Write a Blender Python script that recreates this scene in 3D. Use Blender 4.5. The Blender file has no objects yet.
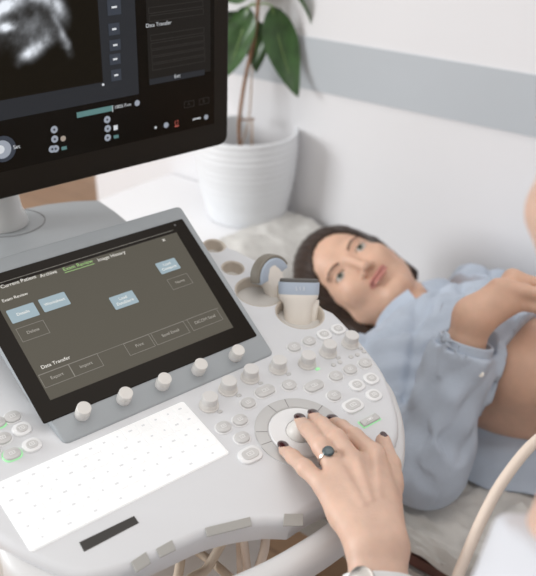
import bpy, math, random
import numpy as np
from mathutils import Vector
random.seed(4); rng = np.random.default_rng(7)
V = lambda *a: np.array(a, float)
def nz(v): v = np.asarray(v, float); return v / np.linalg.norm(v)
sc = bpy.context.scene; COL = sc.collection

# ------------------------------------------------------------------ camera
FPX = 850.0; TH = math.radians(28.0); CAM = V(0, 0, 1.45)
RT = V(1, 0, 0); FW = V(0, math.cos(TH), -math.sin(TH)); UP = V(0, math.sin(TH), math.cos(TH))
def ray(px, py): return FW + RT * (px - 268) / FPX - UP * (py - 288) / FPX
def at(px, py, d): return CAM + ray(px, py) * d
def hit(px, py, p0, n):
    r = ray(px, py); return CAM + r * (((np.asarray(p0) - CAM) @ n) / (r @ n))
def atz(px, py, z): return hit(px, py, V(0, 0, z), V(0, 0, 1))
cd = bpy.data.cameras.new('camera'); cam = bpy.data.objects.new('camera', cd); COL.objects.link(cam)
cam.location = CAM; cam.rotation_euler = (math.pi / 2 - TH, 0, 0)
cd.sensor_fit = 'HORIZONTAL'; cd.sensor_width = 36; cd.lens = FPX / 536 * 36
cd.clip_start = 0.02
cd.dof.use_dof = True; cd.dof.focus_distance = 0.86; cd.dof.aperture_fstop = 6.0
sc.camera = cam

# ------------------------------------------------------------------ materials
def lin(c):
    c = np.array(c[:3], float) / 255
    return tuple(np.where(c <= .04045, c / 12.92, ((c + .055) / 1.055) ** 2.4)) + (1.0,)
def mat(name, c, rough=.5, var=0, vscale=40, bump=0, bscale=200, spec=.5, metal=0, emit=0, sss=0, coat=0, stretch=None, trans=0):
    m = bpy.data.materials.new(name); m.use_nodes = True
    nt = m.node_tree; b = nt.nodes['Principled BSDF']
    b.inputs['Base Color'].default_value = lin(c); b.inputs['Roughness'].default_value = rough
    b.inputs['Specular IOR Level'].default_value = spec; b.inputs['Metallic'].default_value = metal
    if coat: b.inputs['Coat Weight'].default_value = coat
    if trans: b.inputs['Transmission Weight'].default_value = trans
    if sss:
        b.inputs['Subsurface Weight'].default_value = sss; b.inputs['Subsurface Radius'].default_value = (1, .35, .2)
        b.inputs['Subsurface Scale'].default_value = .006
    if emit:
        b.inputs['Emission Color'].default_value = lin(c); b.inputs['Emission Strength'].default_value = emit
    if var or bump:
        tc = nt.nodes.new('ShaderNodeTexCoord'); mp = nt.nodes.new('ShaderNodeMapping')
        nt.links.new(tc.outputs['Object'], mp.inputs['Vector'])
        if stretch: mp.inputs['Scale'].default_value = stretch
    if var:
        n = nt.nodes.new('ShaderNodeTexNoise'); n.inputs['Scale'].default_value = vscale; n.inputs['Detail'].default_value = 4
        r = nt.nodes.new('ShaderNodeValToRGB'); nt.links.new(mp.outputs[0], n.inputs['Vector'])
        nt.links.new(n.outputs['Fac'], r.inputs['Fac'])
        c0 = np.clip(np.array(c[:3]) * (1 - var), 0, 255); c1 = np.clip(np.array(c[:3]) * (1 + var), 0, 255)
        r.color_ramp.elements[0].color = lin(c0); r.color_ramp.elements[0].position = .3
        r.color_ramp.elements[1].color = lin(c1); r.color_ramp.elements[1].position = .7
        nt.links.new(r.outputs['Color'], b.inputs['Base Color'])
    if bump:
        n2 = nt.nodes.new('ShaderNodeTexNoise'); n2.inputs['Scale'].default_value = bscale; n2.inputs['Detail'].default_value = 3
        nt.links.new(mp.outputs[0], n2.inputs['Vector'])
        bp = nt.nodes.new('ShaderNodeBump'); bp.inputs['Strength'].default_value = bump; bp.inputs['Distance'].default_value = .002
        nt.links.new(n2.outputs['Fac'], bp.inputs['Height']); nt.links.new(bp.outputs[0], b.inputs['Normal'])
    return m
M = {}
M['panel'] = mat('white_plastic', (213, 214, 217), .38, var=.01, vscale=6)
M['panel_side'] = mat('warm_grey_plastic', (206, 203, 199), .45, var=.012, vscale=8)
M['handle'] = mat('grey_plastic', (213, 213, 214), .42, var=.012, vscale=8)
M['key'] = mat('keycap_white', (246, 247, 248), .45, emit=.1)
M['keyprint'] = mat('key_print', (228, 229, 231), .5)
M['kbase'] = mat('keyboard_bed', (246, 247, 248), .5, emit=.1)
M['button'] = mat('button_grey', (203, 202, 201), .35)
M['button_ring'] = mat('button_ring_white', (232, 232, 233), .35)
M['glyph'] = mat('button_print', (238, 238, 238), .5)
M['knobcap'] = mat('knob_cap_grey', (212, 210, 208), .45, bump=.15, bscale=900)
M['knob'] = mat('knob_white', (220, 217, 213), .4)
M['pad'] = mat('pad_grey', (162, 160, 156), .6)
M['dial'] = mat('dial_grey', (194, 193, 192), .4)
M['line'] = mat('dark_line', (120, 118, 118), .6)
M['black'] = mat('black_slot', (40, 36, 32), .4)
M['frame'] = mat('frame_blue_grey', (160, 165, 169), .42, var=.015, vscale=10)
M['glass'] = mat('black_glass', (26, 20, 13), .2, spec=.12)
M['ts_bg'] = mat('screen_grey', (82, 79, 71), .35, emit=.36, spec=.1)
M['ts_line'] = mat('screen_line', (120, 117, 110), .4, emit=.4)
M['ts_text'] = mat('screen_text', (205, 203, 198), .4, emit=.6)
M['ts_dim'] = mat('screen_dim_text', (150, 147, 140), .4, emit=.5)
M['ts_green'] = mat('screen_green_text', (140, 180, 112), .4, emit=.5)
M['ts_blue'] = mat('screen_blue_key', (136, 156, 166), .35, emit=.36)
M['green'] = mat('green_light', (160, 225, 168), .4, emit=.3)
M['mon'] = mat('monitor_black', (33, 27, 20), .55, var=.03, vscale=15, spec=.2)
M['mon_glass'] = mat('monitor_glass', (22, 18, 13), .2, emit=.1, spec=.12)
M['mon_panel'] = mat('monitor_grey_area', (42, 44, 48), .35, emit=.5, spec=.1)
M['mon_panel2'] = mat('monitor_panel', (31, 29, 27), .35, emit=.5, spec=.1)
M['mon_scan'] = mat('monitor_scan_black', (24, 20, 14), .35, emit=.5, spec=.1)
M['mon_icon'] = mat('monitor_icon', (54, 59, 68), .35, emit=.6, spec=.1)
M['mon_text'] = mat('monitor_text', (190, 195, 200), .35, emit=.6, spec=.1)
M['mon_dim'] = mat('monitor_dim', (56, 54, 52), .35, emit=.5, spec=.1)
M['mon_ball'] = mat('monitor_ball', (140, 147, 158), .35, emit=.6, spec=.1)
M['mon_teal'] = mat('monitor_teal', (84, 118, 118), .35, emit=.6, spec=.1)
M['mon_red'] = mat('monitor_red', (170, 90, 80), .35, emit=.6, spec=.1)
M['silver'] = mat('silver_paint', (224, 224, 223), .34, metal=.15)
M['deck'] = mat('deck_grey', (156, 160, 163), .45, var=.015, vscale=8)
M['cup'] = mat('cup_beige', (200, 190, 178), .5)
M['probe'] = mat('probe_white', (238, 232, 224), .4)
M['probe_blue'] = mat('probe_blue', (178, 190, 206), .4)
M['lens'] = mat('probe_lens', (134, 128, 118), .5)
M['lens2'] = mat('probe_lens_dark', (92, 90, 88), .5)
M['skin'] = mat('skin_hand', (209, 176, 157), .48, var=.035, vscale=45, bump=.12, bscale=350, sss=.25)
M['skin2'] = mat('skin_patient', (208, 169, 146), .5, var=.03, vscale=40, sss=.2)
M['nail'] = mat('nail_polish', (58, 22, 24), .2, coat=.5)
M['lip'] = mat('lips', (186, 124, 114), .45, sss=.1)
M['brow'] = mat('eyebrow', (96, 70, 56), .8)
M['hair'] = mat('hair_brown', (46, 31, 22), .45, var=.25, vscale=60, bump=.35, bscale=160, stretch=(1, 1, 6), spec=.3)
M['sclera'] = mat('eye_white', (188, 178, 170), .3)
M['iris'] = mat('iris', (82, 84, 70), .2)
M['pupil'] = mat('pupil', (15, 13, 12), .1)
M['shirt'] = mat('shirt_blue', (180, 190, 204), .85, var=.03, vscale=25, bump=.35, bscale=500)
M['jeans'] = mat('trousers_grey', (110, 116, 128), .85, var=.03, vscale=30)
M['coat'] = mat('coat_white', (206, 208, 214), .85, var=.01, vscale=20, bump=.2, bscale=600)
M['trouser'] = mat('trousers_white', (225, 226, 230), .85)
M['sheet'] = mat('sheet_paper', (208, 206, 202), .8, var=.03, vscale=30, bump=.3, bscale=420)
M['mattress'] = mat('mattress_vinyl', (190, 186, 180), .6)
M['pillow'] = mat('pillow_white', (222, 222, 222), .85, bump=.2, bscale=300)
M['maroon'] = mat('bed_frame_maroon', (92, 58, 50), .5, var=.1, vscale=30)
M['metal'] = mat('painted_metal', (190, 188, 184), .4, metal=.3)
M['cable'] = mat('cable_beige', (222, 206, 192), .5)
M['cable2'] = mat('cable_tan', (205, 190, 172), .55)
M['gem'] = mat('ring_stone', (62, 78, 82), .1, coat=.6)
M['gold'] = mat('ring_metal', (205, 200, 195), .25, metal=.9)
M['strap'] = mat('watch_strap_white', (226, 226, 226), .35)
M['leaf'] = mat('leaf_green', (52, 82, 40), .35, var=.18, vscale=30)
M['rib'] = mat('leaf_rib', (112, 138, 80), .45)
M['stem'] = mat('stem_brown', (140, 104, 78), .7, var=.1, vscale=60)
M['stake'] = mat('stake_tan', (176, 146, 118), .7)
M['pot'] = mat('pot_white', (226, 228, 231), .45)
M['soil'] = mat('soil', (70, 54, 44), .95, var=.25, vscale=120, bump=.6, bscale=150)
M['wall'] = mat('wall_paint', (222, 221, 223), .8, var=.008, vscale=3)
M['stripe'] = mat('wall_stripe', (180, 185, 190), .7, var=.01, vscale=4)
M['white'] = mat('cabinet_white', (236, 236, 238), .45)
M['dark'] = mat('dark_gap', (60, 55, 50), .7)
M['caster'] = mat('caster_grey', (90, 90, 92), .6)
# wooden floor
fm = bpy.data.materials.new('wood_floor'); fm.use_nodes = True; nt = fm.node_tree; bs = nt.nodes['Principled BSDF']
tc = nt.nodes.new('ShaderNodeTexCoord'); mp = nt.nodes.new('ShaderNodeMapping'); mp.inputs['Rotation'].default_value = (0, 0, .69)
br = nt.nodes.new('ShaderNodeTexBrick'); br.inputs['Scale'].default_value = 1; br.inputs['Brick Width'].default_value = 1.2; br.inputs['Row Height'].default_value = .14
br.inputs['Mortar Size'].default_value = .003
br.inputs['Color1'].default_value = lin((168, 138, 112)); br.inputs['Color2'].default_value = lin((150, 118, 92)); br.inputs['Mortar'].default_value = lin((120, 96, 78))
nt.links.new(tc.outputs['Object'], mp.inputs[0]); nt.links.new(mp.outputs[0], br.inputs[0]); nt.links.new(br.outputs[0], bs.inputs['Base Color'])
bs.inputs['Roughness'].default_value = .45; M['floor'] = fm
# vertex-colour emission (what the ultrasound picture shows)
sm = bpy.data.materials.new('ultrasound_picture'); sm.use_nodes = True; nt = sm.node_tree; bs = nt.nodes['Principled BSDF']
va = nt.nodes.new('ShaderNodeVertexColor'); va.layer_name = 'Col'
nt.links.new(va.outputs[0], bs.inputs['Emission Color']); bs.inputs['Emission Strength'].default_value = .9
bs.inputs['Base Color'].default_value = (.008, .006, .004, 1); bs.inputs['Roughness'].default_value = .4; bs.inputs['Specular IOR Level'].default_value = .08
M['scan'] = sm

# ------------------------------------------------------------------ object helpers
LOC = {}
def link(name, verts, faces, m, parent=None, mi=None, smooth=True, flat=None):
    """one mesh object; verts are in world metres, stored relative to the parent's place"""
    verts = np.asarray(verts, float)
    if parent is not None: o0 = LOC[parent.name]; verts = verts - o0
    else:
        o0 = V(0, 0, 0)
    me = bpy.data.meshes.new(name)
    me.from_pydata([tuple(v) for v in verts], [], [tuple(int(i) for i in f) for f in faces])
    ms = m if isinstance(m, (list, tuple)) else [m]
    for x in ms: me.materials.append(M[x])
    if mi is not None: me.polygons.foreach_set('material_index', np.asarray(mi, np.int32))
    me.polygons.foreach_set('use_smooth', np.full(len(me.polygons), bool(smooth))); me.update()
    if smooth:
        try: me.set_sharp_from_angle(angle=math.radians(38 if smooth is True else smooth))
        except Exception: pass
    o = bpy.data.objects.new(name, me); COL.objects.link(o)
    if parent is not None: o.parent = parent; LOC[o.name] = o0
    else: LOC[o.name] = V(0, 0, 0)
    return o
def recentre(o):
    """put the origin of a top-level mesh at its base"""
    me = o.data; n = len(me.vertices); a = np.empty(n * 3); me.vertices.foreach_get('co', a); a = a.reshape(-1, 3)
    c = V(*( (a[:, :2].min(0) + a[:, :2].max(0)) / 2), a[:, 2].min())
    me.vertices.foreach_set('co', (a - c).ravel()); me.update(); o.location = c; LOC[o.name] = c
def tag(o, label=None, cat=None, group=None, kind=None):
    if label: o['label'] = label
    if cat: o['category'] = cat
    if group: o['group'] = group
    if kind: o['kind'] = kind
    return o
def thing(name, label, cat, loc, group=None):
    o = bpy.data.objects.new(name, None); COL.objects.link(o); o.location = tuple(loc); o.empty_display_size = .05
    LOC[o.name] = V(*loc); return tag(o, label, cat, group)

class MB:
    def __init__(s): s.v = []; s.f = []; s.m = []
    def add(s, vs, fs, mi=0):
        k = len(s.v); s.v += [tuple(x) for x in vs]; s.f += [tuple(i + k for i in f) for f in fs]
        s.m += [mi] * len(fs) if np.isscalar(mi) else list(mi)
        return s
    def build(s, name, m, parent=None, smooth=True): return link(name, s.v, s.f, m, parent, s.m, smooth)

class Frame:
    """a plane in the room, coordinates in mm"""
    def __init__(s, O, X, Y):
        s.O = np.asarray(O, float); s.X = nz(X); s.Y = nz(Y); s.N = nz(np.cross(s.X, s.Y))
    def p(s, u, v, h=0): return s.O + (s.X * u + s.Y * v + s.N * h) / 1000
    def px(s, x, y, h=0):
        q = hit(x, y, s.O + s.N * h / 1000, s.N) - s.O; return (q @ s.X) * 1000, (q @ s.Y) * 1000
    def pt(s, x, y, h): u, v = s.px(x, y, h); return s.p(u, v, h)

def offs(pts, d):
    p = np.asarray(pts, float); a = p - np.roll(p, 1, 0); b = np.roll(p, -1, 0) - p
    na = np.stack([-a[:, 1], a[:, 0]], 1); nb = np.stack([-b[:, 1], b[:, 0]], 1)
    na /= np.linalg.norm(na, axis=1)[:, None] + 1e-12; nb /= np.linalg.norm(nb, axis=1)[:, None] + 1e-12
    n = na + nb; n /= np.linalg.norm(n, axis=1)[:, None] + 1e-12
    c = np.clip((n * na).sum(1), .5, 1); return p + n * (d / c)[:, None]
def ccw(pts):
    p = np.asarray(pts, float); x, y = p[:, 0], p[:, 1]
    return p if (x * np.roll(y, -1) - y * np.roll(x, -1)).sum() > 0 else p[::-1]
def plate(fr, pts, h0, h1, bev=1., seg=2, mb=None, mi=0, bottom=True):
    mb = mb or MB(); pts = ccw(pts); n = len(pts)
    rings = [(pts, h0), (pts, h1 - bev)]
    for k in range(1, seg + 1):
        a = math.pi / 2 * k / seg; rings.append((offs(pts, bev * (1 - math.cos(a))), h1 - bev + bev * math.sin(a)))
    vs = [fr.p(x, y, h) for r, h in rings for x, y in r]; fs = []
    for k in range(len(rings) - 1):
        for i in range(n):
            j = (i + 1) % n; fs.append((k * n + i, k * n + j, (k + 1) * n + j, (k + 1) * n + i))
    fs.append(tuple(range((len(rings) - 1) * n, len(rings) * n)))
    if bottom: fs.append(tuple(reversed(range(n))))
    return mb.add(vs, fs, mi)
def rrect(cx, cy, w, h, r, n=5, ang=0):
    r = min(r, w / 2 - 1e-3, h / 2 - 1e-3); o = []
    for sx, sy, a0 in ((1, -1, -90), (1, 1, 0), (-1, 1, 90), (-1, -1, 180)):
        for k in range(n + 1):
            a = math.radians(a0 + 90 * k / n); o.append((sx * (w / 2 - r) + r * math.cos(a), sy * (h / 2 - r) + r * math.sin(a)))
    c, s = math.cos(ang), math.sin(ang)
    return [(cx + x * c - y * s, cy + x * s + y * c) for x, y in o]
def circ(cx, cy, r, n=32): return [(cx + r * math.cos(2 * math.pi * k / n), cy + r * math.sin(2 * math.pi * k / n)) for k in range(n)]
def lathe(fr, c, prof, n=32, mb=None, mi=0, cap=True):
    """prof: list of (r,h) mm from bottom to top; outward normals for rising profiles"""
    mb = mb or MB(); vs = []; fs = []
    for r, h in prof:
        for k in range(n):
            a = 2 * math.pi * k / n; vs.append(fr.p(c[0] + r * math.cos(a), c[1] + r * math.sin(a), h))
    for j in range(len(prof) - 1):
        for k in range(n):
            l = (k + 1) % n; fs.append((j * n + k, j * n + l, (j + 1) * n + l, (j + 1) * n + k))
    if cap:
        fs.append(tuple(range((len(prof) - 1) * n, len(prof) * n))); fs.append(tuple(reversed(range(n))))
    return mb.add(vs, fs, mi)
def spline(pts, n=8, closed=False):
    p = np.asarray(pts, float); m = len(p); out = []
    rngi = range(m if closed else m - 1)
    for i in rngi:
        if closed: a, b, c, d = p[(i - 1) % m], p[i], p[(i + 1) % m], p[(i + 2) % m]
        else: a, b, c, d = p[max(i - 1, 0)], p[i], p[i + 1], p[min(i + 2, m - 1)]
        for k in range(n):
            t = k / n; out.append(.5 * (2 * b + (c - a) * t + (2 * a - 5 * b + 4 * c - d) * t * t + (3 * b - a - 3 * c + d) * t ** 3))
    if not closed: out.append(p[-1])
    return np.array(out)
def tube(pts, r, seg=12, mb=None, mi=0, up=V(0, 0, 1), sect=None, closed=False):
    """sweep a round (or given 2D, metres) section along points"""
    mb = mb or MB(); pts = np.asarray(pts, float); n = len(pts)
    if closed: T = np.roll(pts, -1, 0) - np.roll(pts, 1, 0)
    else: T = np.gradient(pts, axis=0)
    T /= np.linalg.norm(T, axis=1)[:, None]
    vs = []; prev = None
    for i in range(n):
        t = T[i]; u = up - t * (up @ t) if (sect is not None or prev is None) else prev - t * (prev @ t)
        if np.linalg.norm(u) < 1e-6: u = V(1, 0, 0) - t * t[0]
        u = nz(u); prev = u; s = np.cross(t, u)
        if sect is None:
            rr = r[i] if hasattr(r, '__len__') else r
            ss = [(rr * math.cos(2 * math.pi * k / seg), rr * math.sin(2 * math.pi * k / seg)) for k in range(seg)]
        else: ss = sect
        vs += [pts[i] + s * a + u * b for a, b in ss]
    q = len(ss); fs = []
    for i in range(n if closed else n - 1):
        i2 = (i + 1) % n
        for k in range(q):
            l = (k + 1) % q; fs.append((i * q + k, i2 * q + k, i2 * q + l, i * q + l))
    if not closed:
        fs.append(tuple(range(q))); fs.append(tuple(range((n - 1) * q, n * q))[::-1])
    return mb.add(vs, fs, mi)
def box(mb, lo, hi, mi=0, fr=None):
    a, b = lo, hi; P = (lambda x, y, z: fr.p(x, y, z)) if fr else (lambda x, y, z: V(x, y, z))
    vs = [P(x, y, z) for z in (a[2], b[2]) for y in (a[1], b[1]) for x in (a[0], b[0])]
    return mb.add(vs, [(0, 2, 3, 1), (4, 5, 7, 6), (0, 1, 5, 4), (2, 6, 7, 3), (0, 4, 6, 2), (1, 3, 7, 5)], mi)
def bevelbox(fr, x0, x1, y0, y1, z0, z1, r=8, bev=4, mb=None, mi=0):
    return plate(fr, rrect((x0 + x1) / 2, (y0 + y1) / 2, x1 - x0, y1 - y0, r), z0, z1, bev, 3, mb, mi)
def text(name, s, fr, u, v, size, m, parent, h=.15, align='LEFT', xs=1.0):
    cu = bpy.data.curves.new('txt', 'FONT'); cu.body = s; cu.size = size; cu.align_x = align; cu.align_y = 'CENTER'
    ob = bpy.data.objects.new('txt', cu); COL.objects.link(ob); bpy.context.view_layer.update()
    me = ob.to_mesh(); vs = [fr.p(u + x.co.x * xs, v + x.co.y, h) for x in me.vertices]; fs = [tuple(p.vertices) for p in me.polygons]
    ob.to_mesh_clear(); bpy.data.objects.remove(ob); bpy.data.curves.remove(cu)
    return link(name, vs, fs, m, parent, smooth=False)
def rect_outline(mb, fr, q, w, h=.1, mi=0):
    """thin line frame round a quad given in frame coordinates"""
    x0, y0, x1, y1 = q
    for a in ((x0, y0, x1, y0 + w), (x0, y1 - w, x1, y1), (x0, y0, x0 + w, y1), (x1 - w, y0, x1, y1)):
        mb.add([fr.p(a[0], a[1], h), fr.p(a[2], a[1], h), fr.p(a[2], a[3], h), fr.p(a[0], a[3], h)], [(0, 1, 2, 3)], mi)
    return mb
def quad(mb, fr, x0, y0, x1, y1, h=.1, mi=0):
    return mb.add([fr.p(x0, y0, h), fr.p(x1, y0, h), fr.p(x1, y1, h), fr.p(x0, y1, h)], [(0, 1, 2, 3)], mi)
def disc(mb, fr, u, v, r, h=.1, mi=0, n=18):
    return mb.add([fr.p(x, y, h) for x, y in circ(u, v, r, n)], [tuple(range(n))], mi)
def boolean(o, cutters):
    for c in cutters:
        md = o.modifiers.new('cut', 'BOOLEAN'); md.object = c; md.operation = 'DIFFERENCE'; md.solver = 'EXACT'
    bpy.context.view_layer.update()
    dg = bpy.context.evaluated_depsgraph_get(); me = bpy.data.meshes.new_from_object(o.evaluated_get(dg))
    o.modifiers.clear(); o.data = me
    try: me.set_sharp_from_angle(angle=math.radians(38))
    except Exception: pass
    for c in cutters: bpy.data.objects.remove(c)

# ------------------------------------------------------------------ organic shapes: distance field + surface nets
def smin(a, b, k):
    if k <= 0: return np.minimum(a, b)
    h = np.clip(.5 + .5 * (b - a) / k, 0, 1); return b + (a - b) * h - k * h * (1 - h)
def seg_axis(*parts):
    """parts: (start, stop, step)... contiguous"""
    out = []
    for a, b, s in parts:
        n = max(1, int(round((b - a) / s))); out += list(a + (b - a) * np.arange(n) / n)
    out.append(parts[-1][1]); return np.array(out)
class Field:
    def __init__(s, xs, ys, zs):
        s.ax = (xs, ys, zs); s.F = np.full((len(xs), len(ys), len(zs)), 1.0, np.float32)
    def sub(s, lo, hi):
        sl = []
        for a, l, h in zip(s.ax, lo, hi):
            i = max(0, np.searchsorted(a, l) - 2); j = min(len(a), np.searchsorted(a, h) + 2); sl.append(slice(i, max(j, i)))
        X = s.ax[0][sl[0]][:, None, None]; Y = s.ax[1][sl[1]][None, :, None]; Z = s.ax[2][sl[2]][None, None, :]
        return tuple(sl), X, Y, Z
    def op(s, fn, lo, hi, k, neg=False):
        mg = k + .012; sl, X, Y, Z = s.sub(np.asarray(lo) - mg, np.asarray(hi) + mg)
        if min(x.stop - x.start for x in sl) <= 0: return
        d = fn(X, Y, Z).astype(np.float32)
        if neg: s.F[sl] = -smin(-s.F[sl], d, k)
        else: s.F[sl] = smin(s.F[sl], d, k)
    def cone(s, a, b, ra, rb, k=.0, neg=False):
        a = np.asarray(a, float); b = np.asarray(b, float); r = max(ra, rb); ab = b - a; L = max(ab @ ab, 1e-12)
        def fn(X, Y, Z):
            t = np.clip(((X - a[0]) * ab[0] + (Y - a[1]) * ab[1] + (Z - a[2]) * ab[2]) / L, 0, 1)
            return np.sqrt((X - a[0] - t * ab[0]) ** 2 + (Y - a[1] - t * ab[1]) ** 2 + (Z - a[2] - t * ab[2]) ** 2) - (ra + t * (rb - ra))
        s.op(fn, np.minimum(a, b) - r, np.maximum(a, b) + r, k, neg)
    def chain(s, pts, rs, k=.0):
        for i in range(len(pts) - 1): s.cone(pts[i], pts[i + 1], rs[i], rs[i + 1], k)
    def ell(s, c, r, k=.0, R=None, neg=False, fnmod=None):
        c = np.asarray(c, float); r = np.asarray(r, float); R = np.eye(3) if R is None else np.asarray(R, float)   # rows: local axes
        def fn(X, Y, Z):
            x, y, z = X - c[0], Y - c[1], Z - c[2]
            l = [x * R[i, 0] + y * R[i, 1] + z * R[i, 2] for i in range(3)]
            k0 = np.sqrt(sum((l[i] / r[i]) ** 2 for i in range(3))); k1 = np.sqrt(sum((l[i] / r[i] ** 2) ** 2 for i in range(3))) + 1e-9
            d = k0 * (k0 - 1) / k1
            return d if fnmod is None else fnmod(d, X, Y, Z)
        e = np.sqrt(((R * r[:, None]) ** 2).sum(0))
        s.op(fn, c - e, c + e, k, neg)
    def mesh(s):
        F = s.F; S = F < 0
        C = np.zeros(tuple(n - 1 for n in F.shape), np.uint8)
        for i in (0, 1):
            for j in (0, 1):
                for k in (0, 1):
                    C += S[i:F.shape[0] - 1 + i, j:F.shape[1] - 1 + j, k:F.shape[2] - 1 + k]
        act = (C > 0) & (C < 8); I, J, K = np.nonzero(act); idx = np.full(act.shape, -1, np.int32); idx[I, J, K] = np.arange(len(I))
        acc = np.zeros((len(I), 3)); cnt = np.zeros(len(I)); ax = s.ax
        corners = [(i, j, k) for i in (0, 1) for j in (0, 1) for k in (0, 1)]
        for a in corners:
            for d in range(3):
                if a[d]: continue
                b = list(a); b[d] = 1
                fa = F[I + a[0], J + a[1], K + a[2]]; fb = F[I + b[0], J + b[1], K + b[2]]; m = (fa < 0) != (fb < 0)
                t = np.where(m, fa / np.where(m, fa - fb, 1), 0)
                pa = np.stack([ax[0][I + a[0]], ax[1][J + a[1]], ax[2][K + a[2]]], 1); pb = np.stack([ax[0][I + b[0]], ax[1][J + b[1]], ax[2][K + b[2]]], 1)
                acc += np.where(m[:, None], pa + (pb - pa) * t[:, None], 0); cnt += m
        P = acc / cnt[:, None]; Q = []
        n = F.shape
        for d in range(3):
            e1, e2 = (d + 1) % 3, (d + 2) % 3
            A = np.take(S, range(n[d] - 1), d); B = np.take(S, range(1, n[d]), d); ch = np.array(np.nonzero(A != B)).T
            ok = (ch[:, e1] > 0) & (ch[:, e1] < n[e1] - 1) & (ch[:, e2] > 0) & (ch[:, e2] < n[e2] - 1); ch = ch[ok]
            ins = A[ch[:, 0], ch[:, 1], ch[:, 2]]
            def g(o1, o2):
                c = ch.copy(); c[:, e1] += o1; c[:, e2] += o2; return idx[c[:, 0], c[:, 1], c[:, 2]]
            q = np.stack([g(-1, -1), g(0, -1), g(0, 0), g(-1, 0)], 1); q[~ins] = q[~ins][:, ::-1]; Q.append(q)
        return P, np.concatenate(Q)
def relax(P, Q, it=1, lam=.5):
    e = np.concatenate([Q[:, [0, 1]], Q[:, [1, 2]], Q[:, [2, 3]], Q[:, [3, 0]]])
    for _ in range(it):
        a = np.zeros_like(P); c = np.zeros(len(P))
        for x, y in ((0, 1), (1, 0)):
            for d in range(3): a[:, d] += np.bincount(e[:, x], P[e[:, y], d], len(P))
            c += np.bincount(e[:, x], minlength=len(P))
        P = P + lam * (a / np.maximum(c, 1)[:, None] - P)
    return P
def inell(P, c, r, R):
    l = (P - c) @ np.asarray(R).T; return ((l / r) ** 2).sum(1)

# ------------------------------------------------------------------ frames of the place
YAW = math.radians(51.2)
XC = V(math.sin(YAW), math.cos(YAW), 0); YH = V(-math.cos(YAW), math.sin(YAW), 0); ZZ = V(0, 0, 1)
def tilt(d): return YH * math.cos(math.radians(d)) + ZZ * math.sin(math.radians(d))
PC = Frame(at(297, 432, .86), XC, tilt(12))                      # control panel, origin at the trackball
PT = Frame(PC.pt(272, 353, 2), XC, tilt(30))                     # touch screen, origin at its lower right corner
PD = Frame(V(PC.O[0], PC.O[1], 1.0), XC, YH)                     # rear deck
PM = Frame(at(228, 143.5, 1.13), XC, tilt(93))                     # monitor face, origin at its lower right corner
WB = math.radians(50.4)
B = V(math.sin(WB), -math.cos(WB), 0); MM = V(math.cos(WB), math.sin(WB), 0)   # along the wall to the feet; towards the wall
def bed(s, m, z): return B * s + MM * m + ZZ * z
WALL = 1.41

# ------------------------------------------------------------------ the room
mb = MB(); box(mb, (-6, -2.5, -.05), (3.2, 7, 0)); tag(mb.build('floor', 'floor', smooth=False), kind='structure')
def bbox(mb, s0, s1, m0, m1, z0, z1, mi=0):
    vs = [bed(s, m, z) for z in (z0, z1) for m in (m0, m1) for s in (s0, s1)]
    return mb.add(vs, [(0, 2, 3, 1), (4, 5, 7, 6), (0, 1, 5, 4), (2, 6, 7, 3), (0, 4, 6, 2), (1, 3, 7, 5)], mi)
ps = hit(97, 190, MM * WALL, MM) @ B                              # where the wall ends at the doorway
tag(bbox(MB(), ps, 1.6, WALL, WALL + .12, 0, 2.6).build('wall_right', 'wall', smooth=False), kind='structure')
z0 = hit(423, 113, MM * WALL, MM)[2]; z1 = hit(423, 56, MM * WALL, MM)[2]
tag(bbox(MB(), ps, 1.6, WALL - .004, WALL + .001, z0, z1).build('trim_1', 'stripe', smooth=False), kind='structure')
tag(bbox(MB(), -5.2, ps + .9, WALL + 1.3, WALL + 1.42, 0, 2.6).build('wall_back', 'wall', smooth=False), kind='structure')
tag(bbox(MB(), -5.2, -5.08, -2.2, WALL + 1.3, 0, 2.6).build('wall_far', 'wall', smooth=False), kind='structure')
tag(bbox(MB(), -5.08, -5.06, -2.2, WALL + 1.3, 0, .09).build('baseboard_far', 'white', smooth=False), kind='structure')
# low dark wood bench seen through the gap by the doorway
bn = thing('bench', 'low brown wooden bench on the floor far behind the monitor stand', 'bench', bed(-4.1, 1.55, 0))
bbox(MB(), -4.4, -3.75, 1.2, 1.95, .36, .41).build('seat', 'stem', bn, False)
for a in (-4.36, -3.84):
    for c in (1.24, 1.86): bbox(MB(), a, a + .05, c, c + .05, 0, .36).build('leg', 'stem', bn, False)

# ------------------------------------------------------------------ cabinet with the plant
cb = thing('cabinet', 'white low cabinet by the wall under the potted plant', 'cabinet', bed(-1.28, 1.2, 0))
CS0, CS1, CZ = -1.47, -1.09, .70
bbox(MB(), CS0, CS1, 1.0, WALL - .005, .04, CZ - .02).build('body', 'white', cb, False)
bbox(MB(), CS0 - .01, CS1 + .005, .985, WALL - .005, CZ - .02, CZ).build('top', 'white', cb, False)
for a in (CS0 + .005, CS0 + .1925):
    d = bbox(MB(), a, a + .1825, .982, 1.0, .06, CZ - .03).build('door', 'white', cb, False)
    LOC[d.name] = LOC[cb.name]; bbox(MB(), a + .08, a + .10, .97, .982, .40, .52).build('handle', 'metal', d, False)

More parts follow.
